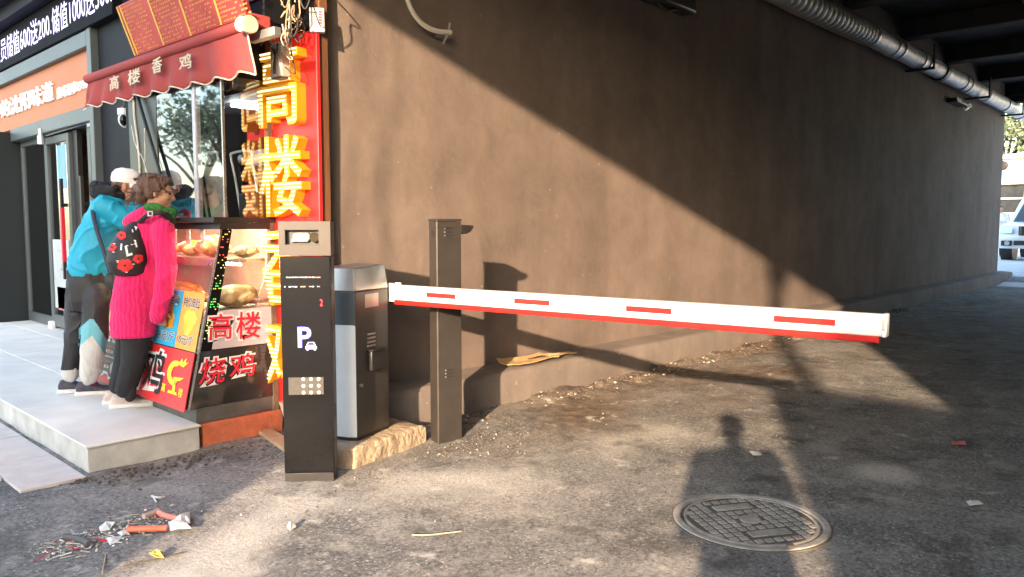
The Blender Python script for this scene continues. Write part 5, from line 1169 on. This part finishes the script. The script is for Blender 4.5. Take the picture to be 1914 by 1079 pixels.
t.loft([(mj(167, 519), .138, .135, RH, FH), (mj(167, 507), .148, .148, RH, FH), (mj(171, 485), .150, .152, RH, FH), (mj(180, 455), .150, .152, RH, FH), (mj(190, 425), .138, .148, RH, FH), (mj(200, 398), .132, .145, RH, FH), (mj(206, 377), .122, .125, RH, FH), (mj(211, 362), .08, .09, RH, FH)], 26)
t.limb(mj(196, 388, -.12), .080, mj(234, 408, -.08), .072); t.limb(mj(232, 408, -.08), .078, mw2+V((-.03, .10, .05)), .052); t.limb(mj(206, 386, .15), .088, mj(240, 418, .23), .074); t.limb(mj(240, 418, .23), .072, mw1+V((-.04, .03, .02)), .05)
fuse(t, 'jacket', M['teal'], mo, .009, 5, None, (.011, 7.5, 1.25))
t = MB(); 
for k in range(14):
    a = 2*math.pi*k/14; q = mj(206, 357)+RH*.105*math.cos(a)+FH*.10*math.sin(a)+Z*(-.035*math.cos(a)); b = a+.46; q2 = mj(206, 357)+RH*.105*math.cos(b)+FH*.10*math.sin(b)+Z*(-.035*math.cos(b)); t.limb(q, .036, q2, .036, 8)
t.ell(mj(190, 356, .0), (.075, .09, .062)); t.limb(mj(180, 362, -.02), .045, mj(214, 352, -.10), .03); fuse(t, 'hood', M['blackcl'], mo, .009, 4, None, (.010, 12, 1))
t = MB(); Mc = Mx; t.loft([(P_(-.006, 0, .026), .108, .090, Mc.col[0], Mc.col[1]), (P_(-.006, 0, .052), .112, .094, Mc.col[0], Mc.col[1]), (P_(-.010, 0, .088), .103, .087, Mc.col[0], Mc.col[1]), (P_(-.014, 0, .118), .076, .066, Mc.col[0], Mc.col[1]), (P_(-.016, 0, .132), .036, .03, Mc.col[0], Mc.col[1])], 26)
t.build('cap', M['capw'], mo, smooth=80)
t = MB(); vs, fs = [], []
for i in range(13):
    a = -1.25+2.5*i/12
    for r_, h_ in ((.93, .034), (1.0+.72*max(0, math.cos(a*1.1)), .016-.012*abs(a)**2)):
        vs.append(P_(-.006+.108*r_*math.cos(a), .090*min(r_, 1.05)*math.sin(a)*1.02, h_))
for i in range(12): fs.append((2*i, 2*i+1, 2*i+3, 2*i+2))
o = t.add(vs, fs).build('cap_brim', M['capw'], mo, smooth=80); o.modifiers.new('solid', 'SOLIDIFY').thickness = .006
t = MB()
for k in (-1, 1): t.ell(P_(-.035, .066*k, .012), (.04, .016, .03), Mx)
t.ell(P_(-.085, 0, .0), (.022, .055, .035), Mx); t.build('hair', M['hair'], mo, smooth=60)
t = MB()
t.loft([(mj(166, 500), .138, .14, RH, FH), (mj(167, 530), .148, .145, RH, FH), (mj(167, 560), .150, .14, RH, FH), (mj(166, 580), .13, .11, RH, FH)], 24)
t.limb(mj(152, 552, .05), .100, mj(144, 622, .03), .080); t.limb(mj(144, 622, .03), .080, mj(131, 688, .03), .060); t.limb(mj(131, 688, .03), .060, mj(131, 700, .03), .058)
t.limb(mj(180, 552, -.05), .100, mj(178, 622, -.09), .086); t.limb(mj(178, 622, -.09), .086, mj(169, 692, -.07), .076); t.limb(mj(169, 692, -.07), .074, mj(167, 702, -.06), .066)
def pantgrp(c):
    x, y = pix(c); 
    if y > 692 and x < 148: return 1
    lim = 630-(x-145)*.85 if x < 172 else 607+(x-172)*1.5
    dv_ = (c-CAM).dot(FW)
    if x > 147 and y > 596 and dv_ < DM-.02 and y > lim-14: return 2 if y < lim+20 else 1
    return 0
fuse(t, 'track_trousers', [M['pant'], M['pantw'], M['pantt']], mo, .0065, 7, pantgrp, (.008, 9, .55))
h2, t2_ = onz(142, 740, ST), onz(222, 735, ST); shoe(mo, h2, t2_, .105, .085, M['shoed'], M['sole'], ST, M['pinkt']); h3 = onz(109, 736, ST); shoe(mo, h3, h3+(t2_-h2)*.98, .105, .085, M['shoed'], M['sole'], ST)
mb_ = thing('shoulder_bag', 'dark strap and small bag slung across the back of the man in teal', 'bag', mj(205, 515, -.17))
strap([mj(173, 392, -.185), mj(176, 410, -.185), mj(184, 440, -.19), mj(194, 470, -.19), mj(203, 500, -.19), mj(208, 520, -.175)], .028, 'strap', mb_, mat('navy_strap', (.035,.045,.075), .7))
t = MB(); t.loft([(mj(210, 540, -.17), .03, .02, RH, FH), (mj(209, 533, -.17), .045, .03, RH, FH), (mj(207, 518, -.17), .042, .03, RH, FH), (mj(206, 510, -.17), .02, .015, RH, FH)], 16); t.build('pouch', M['bagk'], mb_, smooth=60)

# --- photographer (behind the lens; only the long shadow is in view)
g0 = V((-.16, -.28, 0)); pf = FH
po = thing('person', 'photographer standing in the lane holding up a phone, seen only by the shadow', 'person', g0)
def g(f_, s_, h_): return g0+pf*f_+RH*s_+Z*h_
t = MB(); P_, Mx = head(t, g(.03, 0, 1.52), pf, Z, 1); t.limb(g(0, 0, 1.44), .055, g(-.01, 0, 1.36), .06)
t.loft([(g(-.02, 0, 1.36), .16, .10, RH, pf), (g(-.02, 0, 1.15), .17, .12, RH, pf), (g(0, 0, .95), .15, .11, RH, pf), (g(0, 0, .80), .16, .12, RH, pf)], 20)
for k in (-1, 1):
    t.limb(g(0, .09*k, .82), .085, g(.01, .10*k, .46), .06); t.limb(g(.01, .10*k, .46), .058, g(-.01, .10*k, .09), .04); t.limb(g(-.04, .10*k, .05), .045, g(.14, .11*k, .04), .035)
    t.limb(g(-.02, .19*k, 1.33), .055, g(.03, .24*k, 1.06), .042); t.limb(g(.03, .24*k, 1.06), .04, g(.17, .09*k, 1.24), .028); hand(t, g(.17, .085*k, 1.25), Z*.9+pf*.1, RH*-k, .9, .7)
fuse(t, 'body', M['skin'], po, .009, 4); eyes(po, P_, Mx)
t = MB(); t.loft([(g(0, 0, .66), .22, .18, RH, pf), (g(0, 0, .80), .21, .17, RH, pf), (g(-.01, 0, 1.0), .195, .15, RH, pf), (g(-.02, 0, 1.22), .20, .15, RH, pf), (g(-.02, 0, 1.36), .17, .12, RH, pf), (g(-.01, 0, 1.42), .08, .075, RH, pf)], 24)
for k in (-1, 1): t.limb(g(-.02, .19*k, 1.33), .085, g(.03, .245*k, 1.06), .068); t.limb(g(.03, .245*k, 1.06), .068, g(.15, .10*k, 1.22), .045)
fuse(t, 'coat', M['blackcl'], po, .013, 4)
t = MB()
for k in (-1, 1): t.limb(g(0, .09*k, .80), .12, g(.01, .10*k, .46), .088); t.limb(g(.01, .10*k, .46), .085, g(-.01, .10*k, .10), .065)
fuse(t, 'trousers', M['blackcl'], po, .013, 4)
t = MB(); t.ell(P_(-.02, 0, .055), (.105, .088, .085), Mx); fuse(t, 'hair', M['hair'], po, .010, 2)
for k in (-1, 1): q = g(-.09, .10*k, 0); shoe(po, q, q+pf*.27, .1, .10, M['blackcl'], M['sole'], .0)

# ------------------------------------------------------------------ vehicles
def vehicle(label, pos, rz, paint, prof, wd, wheel_r, wheels, plate_txt=None, front_detail=True):
    """A car lofted from its side outline: lower body, cabin with glass, wheels, lamps, grille, mirrors."""
    root = thing('parked_car', label, 'car', pos)
    q = Matrix.Rotation(rz, 3, 'Z'); P = lambda x, y, z: V(pos)+q @ V((x, y, z))
    body, cabin, win = prof
    t = MB(); n = len(body); hw = wd/2
    sec = [(-hw, .93), (-hw*.97, .985), (-hw*.80, 1.0), (0, 1.0), (hw*.80, 1.0), (hw*.97, .985), (hw, .93)]
    vs = []
    cxm = sum(p[0] for p in body)/n; xm, xM = min(p[0] for p in body), max(p[0] for p in body)
    for y, k in sec:
        for x, z in body:
            zz = .30+(z-.30)*(k if z > .75 else 1); tap = 1-.075*(abs(y)/hw)**3
            vs.append(P(cxm+(x-cxm)*tap, y*(1 if z < .95 else .965), zz))
    fs = [tuple(range(n))[::-1], tuple(range((len(sec)-1)*n, len(sec)*n))]
    for i in range(len(sec)-1):
        for j in range(n): a, b = i*n+j, i*n+(j+1) % n; fs.append((a, b, b+n, a+n))
    bo = t.add(vs, fs).build('body', paint, root, bevel=.03, seg=3)
    t = MB(); m = len(cabin)
    t.add([P(x, y*(hw*.93 if z < 1.2 else hw*.76), z) for y in (-1, 1) for x, z in cabin], [tuple(range(m))[::-1], tuple(range(m, 2*m))]+[(i, (i+1) % m, m+(i+1) % m, m+i) for i in range(m)])
    t.build('cabin', paint, root, bevel=.05, seg=3)
    (fx0, fz0), (fx1, fz1) = win['front']; y0, y1 = hw*.80, hw*.64
    dv_ = V((fx1-fx0, 0, fz1-fz0)).normalized(); nn = V((dv_.z, 0, -dv_.x)); nn = nn if nn.x > 0 else -nn
    def pane(name, pts, nrm, m_, th=.012):
        t = MB(); t.prism([P(*p) for p in pts], q @ (V(nrm)*th)); return t.build(name, m_, root)
    off = lambda p: (p[0]+nn.x*.012, p[1], p[2]+nn.z*.012)
    pane('windscreen', [off(p) for p in ((fx0, -y0, fz0), (fx0, y0, fz0), (fx1, y1, fz1), (fx1, -y1, fz1))], nn, M['cargl'])
    for s in (-1, 1):
        for wx in win['side']:
            pane('side_window', [(x, s*((hw*.93+(hw*.76-hw*.93)*(z-1.12)/.6)+.003), z) for x, z in wx], (0, s, 0), M['cargl'])
        t = MB(); a = P(fx0+.02, s*(hw+.13), fz0+.06); t.ell(a, (.06, .11, .085), q); t.cyl(P(fx0, s*hw*.9, fz0), a, .025); t.build('mirror', paint, root, smooth=60)
        for wx in wheels:
            w_ = MB(); y_o = s*(hw-.02); y_i = s*(hw-.25); w_.cyl(P(wx, y_i, wheel_r), P(wx, y_o, wheel_r), wheel_r, n=28); ty = w_.build('wheel', M['tyre'], root, bevel=.03)
            w_ = MB(); w_.cyl(P(wx, y_o-s*.01, wheel_r), P(wx, y_o+s*.012, wheel_r), wheel_r*.62, n=20); w_.build('rim', M['chrome'], ty, bevel=.01)
            w_ = MB(); w_.cyl(P(wx, s*(hw-.3), wheel_r+.03), P(wx, s*(hw+.004), wheel_r+.03), wheel_r+.07, n=28); w_.build('wheel_arch', M['black'], root)
    xf = xM
    for s in (-1, 1):
        t = MB(); t.hexa([P(xf-.20, s*hw*.93, .80), P(xf-.03, s*hw*.62, .80), P(xf-.03, s*hw*.60, .99), P(xf-.24, s*hw*.94, 1.0), P(xf-.14, s*hw*.95, .80), P(xf+.02, s*hw*.60, .80), P(xf+.0, s*hw*.58, .99), P(xf-.18, s*hw*.955, 1.0)]); t.build('headlight', M['lens'], root, bevel=.015)
        t = MB(); t.cyl(P(xf-.08, s*hw*.74, .52), P(xf+.025, s*hw*.72, .52), .065, n=14); t.build('fog_lamp', M['lens'], root)
        t = MB(); t.obox(P(xf-.03, s*hw*.60, .44), q @ V((.035, 0, 0)), q @ V((0, s*hw*.28, 0)), (0, 0, .15)); t.build('lamp_recess', M['black'], root, bevel=.01)
    t = MB(); t.obox(P(xf-.03, -hw*.44, .74), q @ V((.042, 0, 0)), q @ V((0, hw*.88, 0)), (0, 0, .26)); gr = t.build('grille', M['black'], root, bevel=.012)
    t = MB()
    for k in range(7): t.obox(P(xf+.004, -hw*.41+hw*.127*k, .76), q @ V((.018, 0, 0)), q @ V((0, hw*.05, 0)), (0, 0, .22))
    t.build('grille_bars', M['chrome'], gr)
    t = MB(); t.obox(P(xf-.02, -hw*.55, .46), q @ V((.035, 0, 0)), q @ V((0, hw*1.1, 0)), (0, 0, .13)); t.build('lower_intake', M['black'], root, bevel=.01)
    t = MB(); t.obox(P(xf+.02, -.22, .53), q @ V((.01, 0, 0)), q @ V((0, .44, 0)), (0, 0, .14)); pl2 = t.build('number_plate', M['plate'], root)
    if plate_txt: t = MB(); write(t, plate_txt, P(xf+.031, -.19, .56), q @ V((0, .38, 0)), (0, 0, .085), .001, bold=.02); t.build('plate_characters', M['pw'], pl2)
    return root
suv = ([(-2.3, .42), (-2.34, .9), (-2.3, 1.12), (1.15, 1.15), (1.75, 1.12), (2.2, 1.03), (2.34, .86), (2.38, .55), (2.30, .36)],
       [(-2.28, 1.08), (-2.12, 1.76), (-1.6, 1.87), (.2, 1.86), (.52, 1.80), (1.24, 1.10)], {'front': ((1.22, 1.13), (.56, 1.74)), 'side': [[(-.75, 1.16), (-.75, 1.70), (.38, 1.72), (.98, 1.16)], [(-1.95, 1.16), (-1.9, 1.68), (-.85, 1.70), (-.85, 1.16)]]})
van = ([(-2.4, .35), (-2.42, .9), (-2.4, 1.15), (1.3, 1.15), (1.9, 1.08), (2.3, .95), (2.38, .55), (2.3, .32)],
       [(-2.38, 1.1), (-2.3, 1.86), (-1.9, 1.97), (.5, 1.95), (.9, 1.86), (1.55, 1.1)], {'front': ((1.53, 1.14), (.95, 1.78)), 'side': [[(-.6, 1.18), (-.6, 1.75), (.7, 1.76), (1.2, 1.18)], [(-2.1, 1.18), (-2.05, 1.74), (-.7, 1.75), (-.7, 1.18)]]})
cpos = onx(1859, 483, 25.9)
vehicle('white off-road car with chrome grille facing the underpass at its far end', (28.3, cpos.y-.97, .42), math.pi, M['carw'], suv, 1.90, .39, (-1.40, 1.42), '辽A·S658')
hd = thing('added_hoarding', 'unseen blue hoarding added behind the photographer to shade the road', 'hoarding', (-5, -4.6, 0))  # unseen panel added only to cast shade on the right of the road
t = MB(); t.box((-5.03, -6.4, .1), (-5.0, -3.32, 3.55)); t.build('panel', mat('added_hoarding_blue', (.10,.18,.30), .5), hd)
t = MB()
for y in (-6.3, -4.9, -3.45): t.box((-5.09, y-.04, 0), (-5.03, y+.04, 3.5))
t.build('post', M['metal'], hd)  # post of the added hoarding
vehicle('unseen silver van added across from the shops to shade the ground', (-3.95, 3.32, 0), math.pi/2, M['carg'], van, 1.9, .35, (-1.45, 1.45))  # van added out of view to shade the ground before the step

# ------------------------------------------------------------------ beyond the underpass
tw = thing('retaining_wall', 'tan stone retaining wall with coping beyond the far end of the underpass', 'wall', (44, 4, .4))
zt = onx(1890, 288, 44).z
t = MB(); t.box((44, -14, 0), (45, 26, zt-.25)); t.build('face', M['backwall'], tw)
t = MB(); t.box((43.85, -14, zt-.25), (45.1, 26, zt)); t.build('coping', M['backwall'], tw, bevel=.04)
z1, z0 = onx(1890, 347, 43.8).z, onx(1890, 398, 43.8).z
sd2 = thing('low_building', 'low building with a strip of dark windows in front of the retaining wall', 'building', (43, 6, .4))
t = MB(); t.box((42.6, -6, 0), (43.9, 20, z0)); t.build('lower_wall', M['backwall'], sd2)
t = MB(); t.box((42.75, -6, z0), (43.9, 20, z1)); t.build('window_band', M['winb'], sd2)
for k in range(14): t = MB(); t.box((42.66, -6+1.9*k, z0), (42.76, -5.88+1.9*k, z1)); t.box((42.66, -5.88+1.9*k, (z0+z1)/2-.04), (42.72, -4.1+1.9*k, (z0+z1)/2+.04)); t.build('window_frame', M['backwall'], sd2)
t = MB(); t.box((42.4, -6, z1), (43.95, 20, z1+.14)); t.build('roof_edge', M['backwall'], sd2)
lp = onx(1874, 310, 40); ls = thing('street_lamp', 'dark round-headed lamp on a bracket beyond the far end of the underpass', 'street lamp', (lp.x, lp.y+.4, .42))
t = MB(); t.cyl((lp.x-.1, lp.y, lp.z), (lp.x+.1, lp.y, lp.z), .21, n=20); t.build('lamp_head', M['black'], ls, bevel=.05)
t = MB(); t.cyl((lp.x+.2, lp.y+.45, .3), (lp.x+.2, lp.y+.45, lp.z+.2), .06); t.cyl((lp.x+.2, lp.y+.45, lp.z+.05), (lp.x+.1, lp.y, lp.z+.05), .04); t.build('pole', M['dkclad'], ls)
def foliage(mb, c, r, n, size, mi=None):
    for _ in range(n):
        a = V((random.gauss(0, 1), random.gauss(0, 1), random.gauss(0, 1))).normalized()*random.random()**.45
        p = V(c)+V((a.x*r[0], a.y*r[1], a.z*r[2])); 
        if noise.noise(p*.9) < -.22: continue
        u = V((random.gauss(0, 1), random.gauss(0, 1), random.gauss(0, 1))).normalized(); v = u.cross(V((random.gauss(0, 1), random.gauss(0, 1), random.gauss(0, 1)))).normalized(); s = size*random.uniform(.6, 1.4)
        mb.add([p-u*s, p-v*s*.45, p+u*s, p+v*s*.45], [(0, 1, 2, 3)], random.choice((0, 0, 1)) if mi is None else mi)
def tree(label, x, y, h, cr, z=.3, leaves=2600, trunk_r=.16, grp=None, fork=None):
    root = thing('street_tree', label, 'tree', (x, y, z), grp); fork = fork or h*.45
    t = MB(); t.tube(smoothpath([(x, y, z-.2), (x+.05, y, z+fork*.5), (x, y+.05, z+fork)], 5), trunk_r, 10)
    for k in range(6):
        a = k*1.05+.4; rr_ = cr*random.uniform(.45, .75); e = V((x+rr_*math.cos(a), y+rr_*math.sin(a), z+h*random.uniform(.72, .95))); t.tube(smoothpath([(x, y+.05, z+fork-.1), V((x, y, z+fork)).lerp(e, .5)+V((0, 0, .2)), e], 4), [trunk_r*.6-trunk_r*.05*i for i in range(9)], 7)
    t.build('trunk', M['bark'], root, smooth=60)
    t = MB()
    for k in range(9): foliage(t, (x+random.gauss(0, cr*.45), y+random.gauss(0, cr*.45), z+h*random.uniform(.62, .95)), (cr*.5, cr*.5, h*.17), leaves//9, .13)
    t.build('crown', [M['leaf2'], M['leaf']], root); return root
tree('pale leafy tree rising behind the retaining wall beyond the underpass', 50, 9.6, 7.0, 3.2, 1.5, 6000)
tree('tall thin leaved tree behind the retaining wall beside the pale tree', 53, 12.2, 9, 4.0, 1.5, 5200)
tree('bushy tree on the slope at the right behind the retaining wall', 49, 7.3, 6.4, 2.8, 1.5, 5200)
tree('bare forked street tree behind the photographer', -9, -5.95, 11, 1.6, 0, 420, .095, None, 6.2)
for k_, (tx_, ty_) in enumerate(((-9, 27), (-12, 36), (-11, 46))): tree(('round street tree across the road, nearest of three beyond the added apartment block', 'middle one of three street trees across the road beyond the added apartment block', 'farthest of three street trees across the road beyond the added apartment block')[k_], tx_, ty_, 7.0, 2.9, 0, 3000)
# pedestrian by the white car
pb = onx(1873, 478, 29.5); fp_ = V((29.5, pb.y+.12, .42)); pw_ = thing('person', 'person in a white shirt and dark vest standing beside the white car', 'person', fp_)
g2 = lambda a, b, h: fp_+V((a, b, h)); t = MB(); P_, Mx = head(t, g2(0, 0, 1.57), V((-1, -.5, 0)), Z); t.limb(g2(0, 0, 1.48), .055, g2(0, 0, 1.4), .06)
t.loft([(g2(0, 0, 1.42), .12, .19, V((1, 0, 0)), V((0, 1, 0))), (g2(0, 0, 1.1), .12, .15, V((1, 0, 0)), V((0, 1, 0))), (g2(0, 0, .85), .13, .17, V((1, 0, 0)), V((0, 1, 0)))], 16)
for k in (-1, 1):
    t.limb(g2(0, .09*k, .86), .085, g2(0, .1*k, .46), .06); t.limb(g2(0, .1*k, .46), .058, g2(0, .1*k, .08), .04); t.limb(g2(.03, .1*k, .04), .04, g2(-.16, .1*k, .035), .035)
    t.limb(g2(0, .2*k, 1.38), .055, g2(.02, .26*k, 1.1), .045); t.limb(g2(.02, .26*k, 1.1), .042, g2(-.12, .24*k, .88), .03); hand(t, g2(-.12, .24*k, .88), V((-.4, 0, -.8)), V((0, -k, 0)), .95, .4)
fuse(t, 'body', M['skin'], pw_, .010, 4)
t = MB(); t.loft([(g2(0, 0, 1.45), .08, .10, V((1, 0, 0)), V((0, 1, 0))), (g2(0, 0, 1.38), .14, .21, V((1, 0, 0)), V((0, 1, 0))), (g2(0, 0, 1.1), .14, .19, V((1, 0, 0)), V((0, 1, 0))), (g2(0, 0, .85), .15, .19, V((1, 0, 0)), V((0, 1, 0)))], 16)
for k in (-1, 1): t.limb(g2(0, .2*k, 1.37), .075, g2(.02, .26*k, 1.1), .065); t.limb(g2(.02, .26*k, 1.1), .06, g2(-.10, .24*k, .92), .045)
fuse(t, 'shirt', M['shirt'], pw_, .014, 3)
t = MB(); t.loft([(g2(.0, .1, 1.42), .155, .10, V((1, 0, 0)), V((0, 1, 0))), (g2(0, .06, 1.1), .16, .16, V((1, 0, 0)), V((0, 1, 0))), (g2(0, .05, .9), .165, .16, V((1, 0, 0)), V((0, 1, 0)))], 16); t.build('vest', M['vest'], pw_, smooth=60)
t = MB()
for k in (-1, 1): t.limb(g2(0, .09*k, .84), .11, g2(0, .1*k, .08), .07)
fuse(t, 'trousers', M['blackcl'], pw_, .014, 3); t = MB(); t.ell(P_(-.02, 0, .055), (.105, .088, .085), Mx); t.build('hair', M['hair'], pw_, smooth=60)

# apartment block added across the street, out of view, to shade the shops
ap = thing('added_apartment_block', 'unseen rendered apartment block added across the street to shade the shops', 'building', (-34, 8, 0))
yE = 4.35+.55*(-30-2)
ap2 = tag(MB().box((-110, -120, 0), (-92, -16, 15.5)).build('added_apartment_block', M['bld']), 'unseen long distant block added behind the photographer to cut low sky light', 'building')  # distant block added out of view to cut sky light on the underpass wall
t = MB(); t.box((-42, yE, 0), (-30, 14, 16)); t.build('wall', M['bld'], ap)  # wall of the added block
for i in range(5):
    for j in range(7): y = yE+2+3.6*j; t = MB(); t.box((-30.02, y, 1.4+3*i), (-29.97, y+1.7, 3.0+3*i)); t.build('window', M['winb'], ap)  # windows of the added block

# ------------------------------------------------------------------ litter
def litter(name, label, cat, mb, m_, **k): return tag(mb.build(name, m_, **k), label, cat)
def arcpipe(a, b, r, bend=.0):
    p0, p1 = onz(*a, r+.004), onz(*b, r+.004); s = (p1-p0).cross(Z).normalized()
    pts = [p0.lerp(p1, i/8)+s*bend*math.sin(math.pi*i/8) for i in range(9)]
    t = MB(); n = 14
    for i in range(8):
        pass
    t.tube(pts, r, n); return t, pts
t, p = arcpipe((238, 990), (312, 987), .0145); litter('conduit_offcut', 'straight orange plastic conduit offcut in the heap of litter', 'conduit', t, M['pvc'], smooth=40)
t, p = arcpipe((297, 958), (333, 969), .014, .01); litter('conduit_offcut', 'short salmon conduit offcut bent above the straight orange one', 'conduit', t, mat('salmon_conduit', (.72,.27,.20), .55, var=.15), smooth=40)
t, p = arcpipe((120, 1003), (167, 1016), .0135, -.012); litter('hose_offcut', 'curved dark grey hose offcut at the left of the litter', 'hose', t, M['hose'], smooth=40)
t, p = arcpipe((268, 966), (296, 955), .013, .0); litter('conduit_offcut', 'pale dusty conduit offcut lying behind the straight orange one', 'conduit', t, mat('dusty_conduit', (.55,.40,.35), .7, var=.3), smooth=40)
def scrap(pts, h=.012, seed=0):
    P = [onz(a, b, .006) for a, b in pts]; c = sum(P, V((0, 0, 0)))/len(P); t = MB(); vs = [c+V((0, 0, h))]
    n = len(P)
    for k, r_ in enumerate((.5, 1.0)):
        for i, p in enumerate(P): vs.append(c.lerp(p, r_)+V((0, 0, h*(1.4*noise.noise(p*60+V((seed, k, 0)))+.7) if r_ < 1 else max(0, h*2*noise.noise(p*80)))))
    fs = [(0, 1+i, 1+(i+1) % n) for i in range(n)]+[(1+i, 1+n+i, 1+n+(i+1) % n, 1+(i+1) % n) for i in range(n)]
    t.add(vs, fs); return t
def sc(name, label, cat, pts, m_, h=.014, seed=0):
    o = litter(name, label, cat, scrap(pts, h, seed), m_); o.modifiers.new('solid', 'SOLIDIFY').thickness = .003
sc('torn_paper', 'crumpled white wrapper at the right end of the litter heap', 'wrapper', [(314, 978), (336, 968), (355, 962), (356, 984), (340, 992), (358, 994), (330, 1000), (318, 992)], M['scrap'], .03, 1)
sc('torn_paper', 'flat white scrap at the left of the litter heap', 'wrapper', [(185, 985), (198, 976), (216, 980), (205, 990), (187, 993)], M['scrap'], .012, 2)
sc('torn_paper', 'white scrap nearest the camera in the litter heap', 'wrapper', [(198, 1006), (228, 1002), (222, 1014), (205, 1018)], M['scrap'], .01, 3)
sc('torn_paper', 'small white scrap just left of the straight orange conduit', 'wrapper', [(219, 996), (232, 990), (240, 998), (228, 1003)], M['scrap'], .01, 4)
sc('yellow_leaf', 'curled yellow leaf lying on a dark twig', 'leaf', [(280, 1042), (290, 1036), (304, 1034), (306, 1044), (290, 1048)], M['leafy'], .014, 5)
sc('red_tag', 'small red tag lying on the shaded road', 'tag', [(1778, 826), (1804, 825), (1806, 831), (1780, 832)], M['red'], .006, 6)
sc('torn_paper', 'white paper scrap alone on the pale sand', 'wrapper', [(536, 985), (550, 980), (554, 985), (542, 992)], M['scrap'], .02, 7)
sc('torn_paper', 'crumpled white scrap at the foot of the ledge', 'wrapper', [(1254, 680), (1262, 673), (1270, 678), (1264, 685)], M['scrap'], .05, 8)
sc('torn_paper', 'pale scrap on the road right of the manhole cover', 'wrapper', [(1806, 938), (1830, 936), (1838, 942), (1812, 945)], M['scrap'], .008, 9)
sc('torn_paper', 'white scrap inside the shadow beside the manhole cover', 'wrapper', [(1400, 843), (1422, 846), (1424, 852), (1408, 851)], M['scrap'], .005, 10)
t = MB(); t.tube([onz(229, 1059, .006), onz(290, 1045, .008), onz(345, 1032, .006)], .0035, 6); litter('twig', 'thin dark twig under the yellow leaf', 'twig', t, M['twig'])
t = MB(); t.tube([onz(198, 1036, .005), onz(191, 1072, .005)], .0022, 6); litter('straw', 'short pale straw pointing at the camera', 'straw', t, M['straw'])
t = MB(); t.tube(smoothpath([onz(770, 1000, .006), onz(800, 1000, .007), onz(830, 997, .01), onz(862, 993, .006)], 4), .0028, 6); litter('straw', 'long pale straw lying alone in the middle of the road', 'straw', t, M['straw'])
t = MB(); t.tube(smoothpath([onz(283, 927, .006), onz(295, 930, .012), onz(308, 929, .006)], 4), .005, 6); t.tube([onz(292, 938, .005), onz(286, 928, .01)], .004, 6); litter('plastic_strip', 'bent white plastic strip behind the litter heap', 'plastic strip', t, M['scrap'])
t = MB()
for k in range(330):
    u = random.random(); a, b = 75+250*u+random.gauss(0, 14), 1035-72*u+random.gauss(0, 12); p = onz(a, b, .006)
    if random.random() < .5: stone(t, p, random.uniform(.003, .009), random.choice((0, 0, 0, 0, 1)))
    else:
        an2 = random.random()*3.1; d = V((math.cos(an2), math.sin(an2), random.gauss(0, .1)))*random.uniform(.008, .03); t.tube([p-d, p+d], random.uniform(.0012, .003), 5, random.choice((0, 0, 0, 1, 1, 3)))
tag(t.build('litter_fragments', [M['debris'], M['scrap'], M['pvc'], M['crim']]), kind='stuff')
